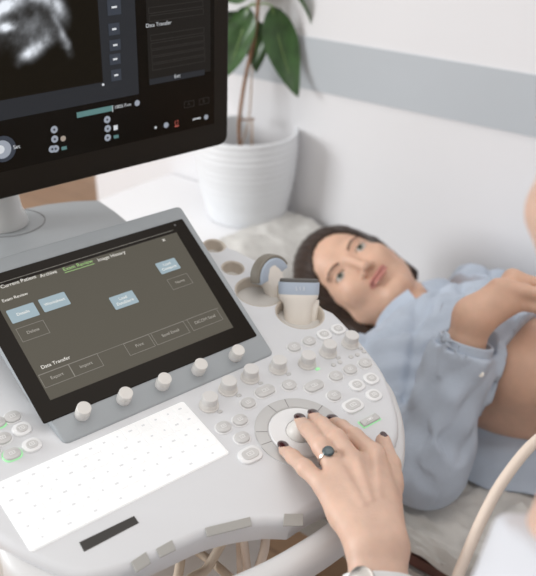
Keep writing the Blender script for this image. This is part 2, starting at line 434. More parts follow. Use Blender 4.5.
pc = hit(246, 229, V(0, 0, CZ), ZZ); PP = Frame(pc + ZZ * .0005 + MM * .02 , V(1, 0, 0), V(0, 1, 0)); PP.O = V(pc[0], pc[1] + .085, CZ + .0005)
PR = 100 / 850 * (PP.O[1] * .883 + .35) / 2 * 1000                 # radius mm from its width in the photo
pl = thing('potted_plant', 'green broad-leaved plant in a white ribbed pot on the cabinet by the wall', 'plant', PP.O)
prof = [(PR * .70, 0), (PR * .76, 1), (PR * .78, 6)]
for k in range(40):
    t = k / 39; h = 8 + 182 * t; prof.append((PR * (.79 + .21 * math.sin(min(1, t * 1.15) * math.pi / 2)) + 1.1 * math.sin(h / 2.1), h))
prof += [(PR * 1.0, 193), (PR * .98, 195), (PR * .94, 194), (PR * .90, 60)]
lathe(PP, (0, 0), prof, 56).build('pot', 'pot', pl)
lathe(PP, (0, 0), [(PR * .80, 60), (PR * .88, 92), (PR * .5, 96), (1, 97)], 32).build('soil', 'soil', pl)
def ppt(px, py, dy=0):                                            # a point of the plant: pixel on the vertical plane through its axis (dy: nearer/farther, m)
    return hit(px, py, PP.O + V(0, dy, 0), V(0, 1, 0))
st = [ppt(240, 150), ppt(239, 128), ppt(241, 105), ppt(246, 75, .01), ppt(254, 40, 0), ppt(258, 5, 0), ppt(262, -40, .01), ppt(263, -90, 0)]
tube(spline(st, 6), [.0042 - .0000 * i for i in range(43)], 10).build('stem', 'stem', pl)
st2 = [ppt(240, 150, .03), ppt(249, 118, .03), ppt(252, 70, .03), ppt(256, 20, .02)]
tube(spline(st2, 6), .0016, 8).build('stake', 'stake', pl)
tie = [ppt(240, 120, 0), ppt(252, 119, .0), ppt(253, 119, .03), ppt(240, 120, .03)]
tube(spline(tie, 3), .0022, 6).build('tie', 'stem', pl)
tube(spline([ppt(252, 119, .0), ppt(252, 134, 0), ppt(252, 150, 0)], 3), .0022, 6).build('stake', 'stake', pl)
def leaf(base, tip, width, curl, side, m='leaf'):
    """blade from base to tip, folded along its midrib"""
    base = np.asarray(base); tip = np.asarray(tip); d = tip - base; L = np.linalg.norm(d); d = d / L
    s = nz(side - d * (side @ d)); n = np.cross(d, s); NL, NW = 18, 8; vs = []; fs = []
    for i in range(NL + 1):
        t = i / NL; w = width * (math.sin(math.pi * min(1, t ** .8)) ** .75) * (1 - .25 * t) if 0 < t < 1 else .0008
        for j in range(NW + 1):
            x = j / NW * 2 - 1
            vs.append(base + d * L * t + s * (w * x) + n * (curl * 4 * t * (1 - t) + abs(x) ** 1.3 * w * .28 + .0025 * math.sin(9 * t + 4 * x)))
    for i in range(NL):
        for j in range(NW): a = i * (NW + 1) + j; fs.append((a, a + 1, a + NW + 2, a + NW + 1))
    k = len(vs); vs2 = [np.array(v) - n * .0009 for v in vs]
    fs2 = [tuple(q + k for q in reversed(f)) for f in fs]
    per = [j for j in range(NW + 1)] + [i * (NW + 1) + NW for i in range(1, NL + 1)] + [NL * (NW + 1) + j for j in range(NW - 1, -1, -1)] + [i * (NW + 1) for i in range(NL - 1, 0, -1)]
    sd = [(per[(q + 1) % len(per)], per[q], per[q] + k, per[(q + 1) % len(per)] + k) for q in range(len(per))]
    o = link('leaf', vs + vs2, fs + fs2 + sd, m, pl); LOC[o.name] = LOC[pl.name]
    rb = [base + d * L * t + n * (curl * 4 * t * (1 - t) - .0002) for t in np.linspace(.0, .97, 12)]
    tube(rb, [.0022 * (1 - .75 * i / 11) for i in range(12)], 6).build('midrib', 'rib', o)
    return o
SX = V(1, 0, 0)
LEAVES = [((272, 6), (298, 97), -.01, -.05, .040, -.02, V(1, .25, 0)), ((257, 20), (256, 73), .02, .01, .027, -.01, V(1, -.1, .1)),
          ((248, 6), (225, 78), 0, -.05, .034, -.015, V(1, -.2, .1)), ((270, -22), (314, 33), 0, .0, .022, .02, V(.25, 1, 0)),
          ((258, -40), (205, -10), 0, .05, .045, .03, V(.2, .8, .6)), ((262, -60), (312, -70), 0, -.06, .045, .03, V(.1, .9, .3)),
          ((262, -80), (250, -150), 0, .02, .045, .01, V(1, .2, 0)), ((262, -85), (215, -100), 0, -.1, .045, .03, V(.2, .9, .3)), ((240, 12), (210, 40), .06, .08, .035, -.01, V(1, .3, 0))]
for b0, t0, d0, d1, w, c, sd in LEAVES:
    a = ppt(*b0, d0); leaf(a, ppt(*t0, d1), w, c, sd)
    k = min(st, key=lambda q: np.linalg.norm(q - a)); k = k + (a - k) * .0
    if np.linalg.norm(k - a) > .004: tube(spline([k - V(0, 0, .0), (k + a) / 2 + V(0, 0, .004), a], 4), .0017, 6).build('petiole', 'rib', pl)

# ------------------------------------------------------------------ the ultrasound console
UC = -76.0                                                       # its plane of symmetry
us = thing('ultrasound_console', 'white ultrasound machine console with touch screen, keyboard and button panel', 'ultrasound machine', (PC.p(UC, 120)[0], PC.p(UC, 120)[1], 0))
right = [(-76, -82), (-48, -81), (-20, -83), (20, -80), (52, -74), (85, -62), (110, -38), (134, -1), (146, 25), (156, 63), (163, 106), (165, 128)]
fr_ = [(-93, -70), (-121, -58), (-150, -50), (-186, -47), (-218, -44), (-243, -38), (-262, -27), (-284, 8), (-298, 38), (-310, 80), (-317, 128)]
back = [(150, 165), (152, 205), (150, 250), (138, 287), (122, 318), (100, 330)]
outl = list(spline(right, 4)) + back + [(2 * UC - u, v) for u, v in reversed(back)] + list(spline(fr_, 4))[::-1]
panel = plate(PC, outl, -26, 0, 8, 5).build('control_panel', 'panel', us)
CUPS = [(126, 146, 29, 'front'), (108, 203, 29, 'mid'), (108, 257, 14, 'far'), (115, 308, 14, 'end')]
cut = []
for u, v, r, _ in CUPS:
    cut.append(lathe(PC, (u, v), [(r, -90), (r, 40)], 48).build('cutter', 'panel', us))
boolean(panel, cut)
for u, v, r, _ in CUPS:                                           # open cups that hold the probes
    dp = 57 if r > 20 else 22
    lathe(PC, (u, v), [(r - 6, -dp - 5), (r - 1, -dp + 3), (r + 1.5, -8), (r + 2, -1), (r + .5, .6), (r - 1.2, -1), (r - 2, -8), (r - 4, -dp + 7), (r - 8, -dp + 1), (.5, -dp)], 48, cap=False).build('probe_cup', 'cup', us)
# the side of the panel and the body under it
o2 = offs(ccw(outl), -7); o2 = np.array([(u, max(v, 5 + 60 * max(0, 1 - abs(u - UC) / 190) ** .5)) for u, v in o2])
plate(PC, o2, -62, -14, 9, 4).build('panel_base', 'panel_side', us)
bodyp = [(UC + x, y) for x, y in ((-120, 60), (120, 60), (150, 140), (150, 330), (-150, 330), (-150, 140))]
FL = Frame(V(PC.O[0], PC.O[1], 0), XC, YH)
plate(FL, rrect(UC, 230, 230, 330, 60), 120, 850, 12, 3).build('column', 'panel_side', us)
plate(FL, rrect(UC, 200, 420, 560, 90), 70, 140, 16, 3).build('base', 'handle', us)
for sx in (-1, 1):
    for y in (-20, 420):
        c = Frame(FL.p(UC + sx * 170, y, 45), YH, ZZ)
        lathe(c, (0, 0), [(36, -16), (45, -12), (45, 12), (36, 16)], 28).build('caster', 'caster', us)
# handle that runs round the front
hp = [(128, 70), (136, 20), (122, -14), (98, -46), (64, -76), (20, -97), (-30, -106), (-76, -108), (-122, -106), (-172, -97), (-216, -76), (-250, -46), (-274, -14), (-288, 20), (-282, 70)]
path = [PC.p(u, v, -27) for u, v in spline(hp, 6)]
sect = [(x / 1000, y / 1000) for x, y in rrect(0, 0, 27, 36, 11, 5)]
tube(path, 0, sect=sect, up=PC.N).build('handle', 'handle', us)
# rim below the front edge with its grey pads
def slab(px4, h, m, name):
    q = [PC.px(x, y, h) for x, y in px4]; return plate(PC, q, h - .3, h + .7, .4, 1).build(name, m, us)
slab([(131, 562), (146, 552), (151, 563), (136, 573)], 0, 'pad', 'palm_pad'); slab([(156, 549), (172, 540), (176, 550), (160, 558)], 0, 'pad', 'palm_pad')
slab([(205, 528), (250, 517), (252, 526), (207, 537)], 0, 'pad', 'palm_pad'); slab([(284, 514), (303, 514), (303, 526), (283, 526)], 0, 'pad', 'palm_pad')
# keyboard
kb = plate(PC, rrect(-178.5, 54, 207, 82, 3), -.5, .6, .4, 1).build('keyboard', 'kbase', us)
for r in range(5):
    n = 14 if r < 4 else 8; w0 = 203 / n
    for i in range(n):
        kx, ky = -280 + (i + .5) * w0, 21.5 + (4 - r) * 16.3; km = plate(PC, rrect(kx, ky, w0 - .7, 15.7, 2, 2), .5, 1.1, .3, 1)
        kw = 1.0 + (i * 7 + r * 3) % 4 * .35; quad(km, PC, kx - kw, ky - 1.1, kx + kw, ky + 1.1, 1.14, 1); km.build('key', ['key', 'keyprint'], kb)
# card slot
q = [PC.px(x, y) for x, y in ((79, 542.5), (134, 516), (139, 523), (84, 552))]
plate(PC, q, -.3, .5, .3, 1).build('card_slot', 'black', us)
# touch screen
hx = [PT.px(*p) for p in ((272, 353), (178, 208), (62, 442))]
q = [(hx[0][0] + 2, -2), (hx[1][0] + 5, hx[1][1] + 3), (-264, hx[1][1] + 3), (-254, -2)]
def rounded(q, r, n=4):
    q = ccw(q); out = []
    for i in range(len(q)):
        a, b, c = q[i - 1], q[i], q[(i + 1) % len(q)]; u = nz(a - b) * r; w = nz(c - b) * r
        for k in range(n + 1): t = k / n; out.append(b + u * (1 - t) ** 2 + w * t ** 2)
    return out
ts = plate(PT, rounded(q, 7), -22, 0, 2.5, 3).build('touch_screen', 'frame', us)
g = [PT.px(257, 336), PT.px(182, 219), (-262, 0), (-262, 0)]
gu0, gv0 = PT.px(42, 421); gu1, gv1 = PT.px(257, 336); gu2, gv2 = PT.px(182, 219)
GL = [(gu0, gv1), (gu1, gv1), (gu2, gv2), (gu0 - (gu2 - gu1) * .3 , gv2)]
plate(PT, rounded(GL, 2), -.2, 1.2, .5, 1).build('glass', 'glass', ts)
su0, sv0 = PT.px(48, 397); su1, sv1 = PT.px(233, 328); su2, sv2 = PT.px(176, 233)
SCR = MB(); SH = 1.35
SCR.add([PT.p(su0, sv1, SH), PT.p(su1, sv1, SH), PT.p(su2, sv2, SH), PT.p(su0, sv2, SH)], [(0, 1, 2, 3)])
TX = lambda x, y: PT.px(x, y, SH)
u0, v0 = TX(0, 283); u1, v1 = TX(185, 240)
quad(SCR, PT, su0 + 2, v0 - .3, su2 - 2, v0 + .3, SH + .1, 1)
quad(SCR, PT, su0 + 2, TX(120, 345)[1] - .2, su1 - 2, TX(120, 345)[1] + .2, SH + .1, 1)
SCR.build('screen', ['ts_bg', 'ts_line'], ts, False)
def tbtn(c, w, h, filled, lab):
    u, v = TX(*c); mb = MB()
    if filled: mb = plate(PT, rrect(u, v, w, h, 1.2), SH, SH + .25, .1, 1)
    else: rect_outline(mb, PT, (u - w / 2, v - h / 2, u + w / 2, v + h / 2), .5, SH + .15)
    o = mb.build('screen_button', 'ts_blue' if filled else 'ts_line', ts, False)
    ls = lab.split('\n')
    for i, l in enumerate(ls):
        text('button_text', l, PT, u, v + ((len(ls) - 1) / 2 - i) * 5.6, 5.0, 'ts_text' if filled else 'ts_dim', o, SH + .4, 'CENTER')
    return o
BW, BH = 30, 17
tbtn((23, 313), BW, BH, 1, 'Details'); tbtn((54.5, 302), BW, BH, 1, 'Worksheet'); tbtn((124, 300), 29, 17, 1, 'Load\nDataShare'); tbtn((168, 266), 26, 16, 1, 'Load\nCompare')
tbtn((33, 331), BW, BH, 0, 'Delete'); tbtn((180, 281.5), 27, 15, 0, 'Name')
tbtn((57, 376), 33, 16, 0, 'Export'); tbtn((86, 365), 33, 16, 0, 'Import'); tbtn((139.5, 345), 31, 16, 0, 'Print'); tbtn((170.5, 333), 42, 16, 0, 'Send Email'); tbtn((205, 319.5), 40, 16, 0, 'DICOM Send')
def ttext(s, x, y, size, m):
    u, v = TX(x, y); text('screen_text', s, PT, u, v, size, m, ts, SH + .2)
ttext('Current Patient', 0.5, 287.5, 6.2, 'ts_text'); ttext('Archive', 40, 276.5, 6.2, 'ts_text'); ttext('Exam Review', 63, 270, 6.6, 'ts_green'); ttext('Image History', 97.5, 260.5, 6.2, 'ts_text')
u, v = TX(63, 270); quad(MB(), PT, u, v - 4.6, u + 36, v - 3.9, SH + .2).build('screen_text', 'ts_green', ts, False)
ttext('Exam Review', 2, 301.5, 5.2, 'ts_text'); ttext('Data Transfer', 41, 368, 5.6, 'ts_text'); ttext('\u00d7', 162, 241, 9, 'ts_text')
disc(MB(), PT, *TX(175, 225), 1.2, SH - .1).build('camera_dot', 'line', ts, False)
# round knobs along the screen's lower border
for x, y in ((82, 414.5), (123.5, 399.5), (162, 385), (198, 370.5), (235, 356.5)):
    u, v = PT.px(x, y); k = lathe(PT, (u, v), [(7.5, -1), (7.5, 7.2), (7.3, 7.5)], 28).build('soft_knob', 'knobcap', us)
    lathe(PT, (u, v), [(7.2, 7.4), (7.2, 13.6), (6.7, 14.2), (.2, 14.3)], 28).build('knob_cap', 'knob', k)
# big knobs on the panel
for x, y in ((209, 406), (228, 390), (250, 378), (278, 369), (307, 364), (328, 353), (350, 344)):
    u, v = PC.px(x, y)
    k = lathe(PC, (u, v), [(10.4, 0), (10.4, 1.6), (9.3, 2.2), (8.9, 6), (8.5, 6.6)], 32).build('rotary_knob', 'knob', us)
    lathe(PC, (u, v), [(8.3, 6.4), (8.3, 13.6), (7.7, 14.3), (.2, 14.5)], 28).build('knob_cap', 'knobcap', k)
    plate(PC, rrect(u + 5, v - 12.5, 6, 4, 1.9, 3), -.2, .8, .4, 1).build('indicator_light', 'green' if x == 307 else 'dial', us)
# buttons: a white collar, a grey key, a small printed sign
def button(x, y, w, h, kind='oval', glow=None):
    w, h = (w, h) if kind == 'sq' else (w * 1.16, h * 1.14)
    u, v = PC.px(x, y); r = min(w, h) / 2 * (.2 if kind == 'sq' else .96)
    if kind == 'white':
        o = plate(PC, rrect(u, v, w + 2, h + 2, r), 0, 2.6, 1.4, 2).build('button', 'button_ring', us)
        plate(PC, rrect(u, v, w - 4.5, h - 4.5, max(r - 2, 1)), 2.5, 3.2, .5, 1).build('button_top', 'button', o)
    else:
        o = plate(PC, rrect(u, v, w + 1.6, h + 1.6, r), -.2, .9, .5, 1).build('button', 'button_ring' if glow is None else glow, us)
        plate(PC, rrect(u, v, w - .6, h - .6, r), .8, 3.2, 1.2, 2).build('button_top', 'button', o)
    gl = MB(); hh = 3.35
    rect_outline(gl, PC, (u - w * .16, v - h * .14, u + w * .16, v + h * .14), .7, hh); quad(gl, PC, u - w * .05, v - .5, u + w * .05, v + .5, hh)
    gl.build('button_sign', 'glyph', o, False)
    return o
for x, y in ((294, 348), (309, 342), (289, 386), (248, 404), (240, 421), (223.5, 428), (242, 438.5), (335.7, 377), (350, 370.5), (365, 364), (334, 396.5)): button(x, y, 14.5, 13)
for x, y in ((324, 335.5), (338, 330), (371, 379.5), (356.7, 386), (373.6, 396)): button(x, y, 14, 13, 'white')
button(265, 392, 21, 13); button(314, 387, 21, 13); button(250, 455.6, 20, 15, 'white'); button(352.6, 406.5, 20, 14, 'white')
button(369.5, 421, 24, 9, 'sq', 'green')
for x, y in ((333.5, 365), (340, 362.5), (351, 357), (357.4, 355), (364, 351.7)):
    u, v = PC.px(x, y); plate(PC, rrect(u, v, 6, 5.4, 2.6, 3), -.2, 1.2, .6, 1).build('small_button', 'button', us)
for x, y in ((12.7, 418), (3, 439.5)): button(x, y, 14.5, 13)
for x, y in ((22, 430), (32, 446)): button(x, y, 14, 13, 'white')
button(12.3, 455, 15, 12, 'oval', 'green'); button(-3, 424, 15, 12, 'oval', 'green'); button(-8, 452, 14, 13)
# dial with the trackball
DU, DV = 3, -2
lathe(PC, (DU, DV), [(47, -.5), (47, .8), (45.5, 1.5), (34.5, 1.5), (33.5, .6), (33, -.5)], 64, cap=False).build('dial_ring', 'dial', us)
lathe(PC, (DU, DV), [(33, -.5), (32.6, 1.0), (31.5, 1.9), (16, 1.4), (14.5, -.3)], 64).build('dial_disc', 'button_ring', us)
for a in (20, 72, 98, 150, 172, 215, 262, 310):
    a = math.radians(a); p0 = [(DU + r * math.cos(a), DV + r * math.sin(a)) for r in (34, 46)]
    t = V(-math.sin(a), math.cos(a)) * .35
    MB().add([PC.p(p0[0][0] - t[0], p0[0][1] - t[1], 1.65), PC.p(p0[1][0] - t[0], p0[1][1] - t[1], 1.65), PC.p(p0[1][0] + t[0], p0[1][1] + t[1], 1.65), PC.p(p0[0][0] + t[0], p0[0][1] + t[1], 1.65)], [(0, 1, 2, 3)]).build('dial_mark', 'line', us, False)
ball = [(13.5 * math.cos(a), 13.5 * math.sin(a)) for a in np.linspace(-.3, math.pi / 2 - .02, 12)]
lathe(PC, (DU - 2, DV), ball, 36).build('trackball', 'knob', us)
# rear deck with the seat of the monitor arm
dk = [PD.px(*p) for p in ((134, 226), (116, 211), (99, 199.5), (74, 200.5), (47, 203.5), (10, 211), (-60, 230))]
dk = [(60, 270), (60, 330)] + dk[0:] + [(2 * UC - 47, 500), (2 * UC - 60, 330), (2 * UC - 60, 270)]
deck = plate(PD, dk, -120, 0, 4, 3).build('rear_deck', 'deck', us)
lathe(PD, (UC, 497 if False else PD.px(5, 224)[1]), [(46, -.2), (46, .5), (44.5, .5), (44.5, -.2)], 48, cap=False).build('deck_groove', 'line', us)

# ------------------------------------------------------------------ the monitor on its post
px0 = PD.px(3, 224)
mn = thing('monitor', 'black flat monitor showing an ultrasound picture, on a silver post behind the touch screen', 'monitor', PD.p(*px0))
lathe(PD, px0, [(33, .6), (32, 8), (27, 22), (24, 45), (22.5, 80), (22, 250), (20, 262)], 40).build('post', 'silver', mn)
mw, mh = 520, 330
hub = PM.p(-mw / 2, 150, -46); top = PD.p(px0[0], px0[1], 240)
tube(spline([top + ZZ * -.01, (top + hub) / 2 + ZZ * .01, hub], 6), .018, 16).build('arm', 'silver', mn)
hs = plate(PM, rrect(-mw / 2, mh / 2, mw, mh, 13, 8), -34, 0, 3, 3).build('housing', 'mon', mn)
bevelbox(PM, -mw / 2 - 70, -mw / 2 + 70, 100, 200, -52, -33, 8, 3).build('mount_plate', 'mon', mn)
r0, b0 = PM.px(215.5, 123); r1, _ = PM.px(212.7, 0)
x1 = (r0 + r1) / 2 - 0; x0 = -mw - x1; y0, y1 = b0, mh - 14
SCN = MB(); quad(SCN, PM, x0, y0, x1, y1, .3); scn = SCN.build('screen', 'mon_glass', mn, False)
MX = lambda x, y: PM.px(x, y, .5)
pan = MB()
u, v = MX(139, 94); quad(pan, PM, x0, v, u, y1, .5, 0)
a = MX(103, 82); quad(pan, PM, x0, a[1], a[0], y1, .7, 1)
b = MX(148, 55); quad(pan, PM, b[0], MX(206, 72)[1], x1 - 6, y1, .5, 2)
pan.build('window_area', ['mon_panel', 'mon_scan', 'mon_panel2'], scn, False)
def mrect(name, x, y, w, h, m, hh=.9, out=False):
    u, v = MX(x, y); mb = MB()
    if out: rect_outline(mb, PM, (u - w / 2, v - h / 2, u + w / 2, v + h / 2), .5, hh)
    else: quad(mb, PM, u - w / 2, v - h / 2, u + w / 2, v + h / 2, hh)
    return mb.build(name, m, scn, False)
def mdisc(name, x, y, r, m, hh=.9): return disc(MB(), PM, *MX(x, y), r, hh).build(name, m, scn, False)
def mtext(s, x, y, size, m, al='LEFT'): u, v = MX(x, y); return text('screen_text', s, PM, u, v, size, m, scn, 1.1, al)
for x, y, w, h in ((114, 7, 17, 17), (114, 29, 14, 13), (115, 45, 14, 12), (115, 59, 14, 12), (116, 75, 13, 13)):
    mrect('icon', x, y, w, h, 'mon_icon'); mrect('icon_sign', x, y, w * .4, 2.2, 'mon_text', 1.1)
mrect('icon_sign', 103, 84.5, 3, 2.5, 'mon_text')
for y in (6, 14, 33, 41, 48, 55, 62): mrect('list_row', 176 + (y / 62 * 3), y + 1, 76, 7, 'mon_dim', .8, True)
mtext('Data Transfer', 145.5, 26, 6.2, 'mon_text')
mrect('list_row', 177.5, 77, 80, 7, 'mon_panel', .8); mtext('Exit', 174, 76.5, 5.6, 'mon_text')
mrect('progress_bar', 95, 111.5, 47, 6.5, 'mon_teal'); mrect('progress_bar_end', 112.5, 108.5, 1, 8, 'mon_text'); mtext('100% Frm', 114, 107.5, 5.6, 'mon_text')
mdisc('icon', 137, 103, 3.6, 'mon_ball')
mrect('icon', 189, 104, 15, 8, 'mon_dim', .9, True); mrect('icon', 204, 101, 15, 8, 'mon_dim', .9, True); mtext('A', 188.5, 104, 5, 'mon_dim', 'CENTER'); mtext('B', 203.5, 101, 5, 'mon_dim', 'CENTER')
mdisc('icon', 3, 149, 15, 'mon_icon', .8); mdisc('icon', 2, 149.5, 10.5, 'mon_ball', 1.0); mdisc('icon', 0, 149.5, 5, 'mon_text', 1.2); mtext('Set', 13, 147.5, 6.4, 'mon_text')
for x, y in ((54, 129.5), (54.5, 139), (52, 149), (55.5, 148.6), (107, 119.5), (107.5, 128.5), (107.5, 137.5)): mdisc('icon', x, y, 4.3, 'mon_ball', 1.0); mdisc('icon_sign', x, y, 1.4, 'mon_icon', 1.2)
mdisc('icon', 63, 138.5, 3.4, 'cup'); mrect('icon', 64, 148, 6.5, 4, 'mon_teal'); mrect('icon', 115.5, 127.5, 5.5, 6, 'mon_text'); mrect('icon', 116, 136.5, 6.5, 4, 'mon_teal')
mdisc('icon', 155.5, 127.5, 1.6, 'mon_text'); mdisc('icon', 166, 125, 3.6, 'mon_ball'); mrect('icon', 176.5, 122.5, 5, 5, 'mon_red', .9, True); mrect('icon', 176.5, 126, 6, 1.6, 'mon_red')
mrect('icon', 196.5, 118.5, 7, 1.6, 'mon_text'); mdisc('icon_sign', 193.5, 119.5, 1.2, 'mon_text'); mdisc('icon_sign', 199.5, 118, 1.2, 'mon_text'); mdisc('icon', 206, 117, 3.2, 'mon_ball')
# the picture itself: echoes drawn on a fine grid
gx, gy = 150, 130; gu = np.linspace(x0, a[0] - 2, gx); gv = np.linspace(a[1] + 2, y1, gy)
U_, V_ = np.meshgrid(gu, gv, indexing='ij'); W_ = V_ * 0
def fbm(x, y, s, o=4, seed=0):
    r = np.random.default_rng(seed); out = 0
    for k in range(o):
        n = 64; g_ = r.random((n, n)); xs = x / s * 2 ** k; ys = y / s * 2 ** k; i = np.floor(xs).astype(int); j = np.floor(ys).astype(int); fx = xs - i; fy = ys - j
        fx = fx * fx * (3 - 2 * fx); fy = fy * fy * (3 - 2 * fy); G = lambda p, q: g_[p % n, q % n]
        out = out + ((G(i, j) * (1 - fx) + G(i + 1, j) * fx) * (1 - fy) + (G(i, j + 1) * (1 - fx) + G(i + 1, j + 1) * fx) * fy) / 2 ** k
    return out / 1.9
def blob(x, y, sx, sy, ang, amp):
    u, v = MX(x, y); c, s_ = math.cos(ang), math.sin(ang); dx = (U_ - u) * c + (V_ - v) * s_; dy = -(U_ - u) * s_ + (V_ - v) * c
    return amp * np.exp(-(dx / sx) ** 2 - (dy / sy) ** 2)
def arc(x, y, r, w, a0, a1, amp):
    u, v = MX(x, y); d = np.hypot(U_ - u, V_ - v); th = np.degrees(np.arctan2(V_ - v, U_ - u)); m = 1 / (1 + np.exp(-(th - a0) / 8)) / (1 + np.exp((th - a1) / 8)); return amp * np.exp(-((d - r) / w) ** 2) * m
N1 = fbm(U_ + 900, V_ + 900, 9, 4, 3); N2 = fbm(U_ + 500, V_ + 700, 40, 4, 5)
I = (arc(30, 40, 46, 7, 30, 168, .85) + blob(35, 30, 26, 22, 0, .26) + blob(7, 27, 10, 4.5, .1, 1.0) + blob(4, 8, 22, 9, .35, .55) + blob(38, 47, 20, 7, .5, .62)
     + blob(28, 53, 9, 5, .3, .5) + blob(66, 45, 5, 13, .35, .55) + blob(60, 28, 3, 24, .42, .3) + blob(-70, -10, 70, 60, 0, .45) + blob(20, -70, 100, 45, 0, .4))
I = np.clip(I * (.30 + 1.15 * N1) * (.45 + .95 * N2) * 1.15 - .05, 0, 1) + .012
me_v = [PM.p(U_[i, j], V_[i, j], .95) for i in range(gx) for j in range(gy)]
me_f = [(i * gy + j, (i + 1) * gy + j, (i + 1) * gy + j + 1, i * gy + j + 1) for i in range(gx - 1) for j in range(gy - 1)]
pic = link('ultrasound_picture', me_v, me_f, 'scan', scn)
ca = pic.data.color_attributes.new('Col', 'FLOAT_COLOR', 'POINT'); fl = I.ravel() ** 1.5
ca.data.foreach_set('color', np.stack([fl * .92 + .004, fl * .97 + .003, fl * 1.05 + .001, np.ones_like(fl)], 1).astype(np.float32).ravel())

# ------------------------------------------------------------------ the two probes in the cups
def loft(fr, secs, n=28, pw=2.6):
    """secs: (h, cx, cy, rx, ry)"""
    mb = MB(); vs = []; fs = []
    for h, cx, cy, rx, ry in secs:
        for k in range(n):
            a = 2 * math.pi * k / n; c, s = math.cos(a), math.sin(a)
            vs.append(fr.p(cx + rx * math.copysign(abs(c) ** (2 / pw), c), cy + ry * math.copysign(abs(s) ** (2 / pw), s), h))
    for j in range(len(secs) - 1):
        for k in range(n): l = (k + 1) % n; fs.append((j * n + k, j * n + l, (j + 1) * n + l, (j + 1) * n + k))
    fs.append(tuple(range((len(secs) - 1) * n, len(secs) * n))); fs.append(tuple(reversed(range(n)))); return mb.add(vs, fs)
def axes(origin, n_, x_):
    n_ = nz(n_); x_ = nz(x_ - n_ * (x_ @ n_)); return Frame(origin, x_, np.cross(n_, x_))
# near probe: flat linear head, facing the camera
ax1 = nz(V(.03, .40, .92)); dc = (PC.p(126, 146, 0) - CAM) @ FW
c = at(299, 279.5, dc + .012) - ax1 * .083
f1 = axes(c, ax1, V(1, .10, 0))
p1 = thing('ultrasound_probe', 'white flat linear probe with a blue-grey band, in the cup nearest the dark-haired person', 'ultrasound probe', c, 'probes in the cups of the console')
loft(f1, [(-24, 0, 0, 9, 7), (-12, 0, 0, 14, 10), (12, 0, 0, 16, 12), (40, 0, 0, 17, 12.5), (54, 0, 0, 18.5, 13), (60, 0, 0, 22.5, 13.5), (63, 0, 0, 24, 13.5), (66, 0, 0, 24.2, 13.2)]).build('housing', 'probe', p1)
loft(f1, [(65.5, 0, 0, 24.6, 13.4), (79, 0, 0, 25, 13), (80, 0, 0, 24.4, 12.4)]).build('band', 'probe_blue', p1)
loft(f1, [(79.5, 0, 0, 23.6, 8.5), (83, 0, 0, 23.2, 7.6), (84, 0, 0, 22.4, 6)]).build('lens', 'lens2', p1)
loft(f1, [(16, 17, 5, 7, 9), (50, 18, 5, 8, 10), (58, 19, 5, 7, 8)]).build('grip', 'probe', p1)
fb = Frame(f1.p(0, -13.5, 73), f1.X, f1.N); text('band_mark', 'L 1 2', fb, 0, 0, 5.5, 'glyph', p1, .3, 'CENTER')
# far probe: curved (convex) head leaning on its cup
ax2 = nz(V(-.28, .06, .96)); dc = (PC.p(108, 203, 0) - CAM) @ FW
c = at(265, 258, dc + .01) - ax2 * .066
f2 = axes(c, ax2, V(.70, .70, .1))
p2 = thing('ultrasound_probe', 'white convex probe with a curved grey face, in the cup behind the flat probe', 'ultrasound probe', c, 'probes in the cups of the console')
loft(f2, [(-28, 0, 0, 8, 7), (-15, 0, 0, 13, 10), (15, 0, 0, 14, 11), (34, 0, 0, 15, 10.5), (40, 0, 0, 18, 10), (46, 0, 0, 18, 9.6), (54, 0, 0, 14, 9.4), (60, 0, 0, 8, 8)]).build('housing', 'probe', p2)
def arcband(fr, r0, r1, a0, a1, t, ch, cv=0):
    mb = MB(); pts = []
    A = np.radians(np.linspace(a0, a1, 26))
    out = [(r1 * math.cos(a), ch + r1 * math.sin(a)) for a in A] + [(r0 * math.cos(a), ch + r0 * math.sin(a)) for a in A[::-1]]
    f = Frame(fr.p(0, 0, 0), fr.X, fr.N)                    # plane of the arc, normal = -Y
    return plate(f, out, -t / 2, t / 2, 2.2, 3)
arcband(f2, 11, 24, 4, 176, 18, 40).build('band', 'probe_blue', p2)
arcband(f2, 23, 28, 10, 170, 14, 40).build('lens', 'lens', p2)

# ------------------------------------------------------------------ examination bed, sheet, pillow
BZ = .585; MN = .835                                               # mattress top, near edge
bd = thing('examination_bed', 'examination bed with a dark maroon side rail along the white wall under the woman', 'bed', bed(-.2, 1.12, 0))
bbox(MB(), -1.06, 1.0, MN, WALL - .02, BZ - .045, BZ).build('mattress', 'mattress', bd, False)
bbox(MB(), -1.06, 1.0, MN - .012, MN + .03, BZ - .066, BZ - .046).build('side_rail', 'maroon', bd, False)
bbox(MB(), -1.06, 1.0, MN - .018, WALL - .02, BZ - .118, BZ - .068).build('frame', 'metal', bd, False)
for s_ in (-1.0, .92):
    for m_ in (MN + .02, WALL - .09): bbox(MB(), s_, s_ + .05, m_, m_ + .05, 0, BZ - .118).build('leg', 'metal', bd, False)
def snoise(x, y):
    return (np.sin(9 * x + 5 * y + 1.3 * np.sin(7 * y)) + .7 * np.sin(17 * x - 12 * y + 2 * np.sin(6 * x)) + .45 * np.sin(31 * x + 23 * y) + .3 * np.sin(47 * x - 38 * y + 2 * np.sin(9 * y))) / 2.4
NS, NT = 230, 150
ss = np.linspace(-1.10, .9, NS); tt = np.linspace(0, .78, NT)
SS, TT = np.meshgrid(ss, tt, indexing='ij')
hem = .016 + .11 / (1 + np.exp(-(ss + .31) / .03)) + .012 * np.sin(13 * ss)
flat = WALL - .025 - MN
over = np.clip(TT - flat, 0, None); over = over * (hem / (.78 - flat))[:, None]
mm_ = WALL - .025 - np.minimum(TT, flat) - .02 * (1 - np.exp(-over / .015))
head_rise = .115 * (1 / (1 + np.exp((SS + .93) / .03)))
edge = np.clip(mm_ - MN, 0, .1) / .1
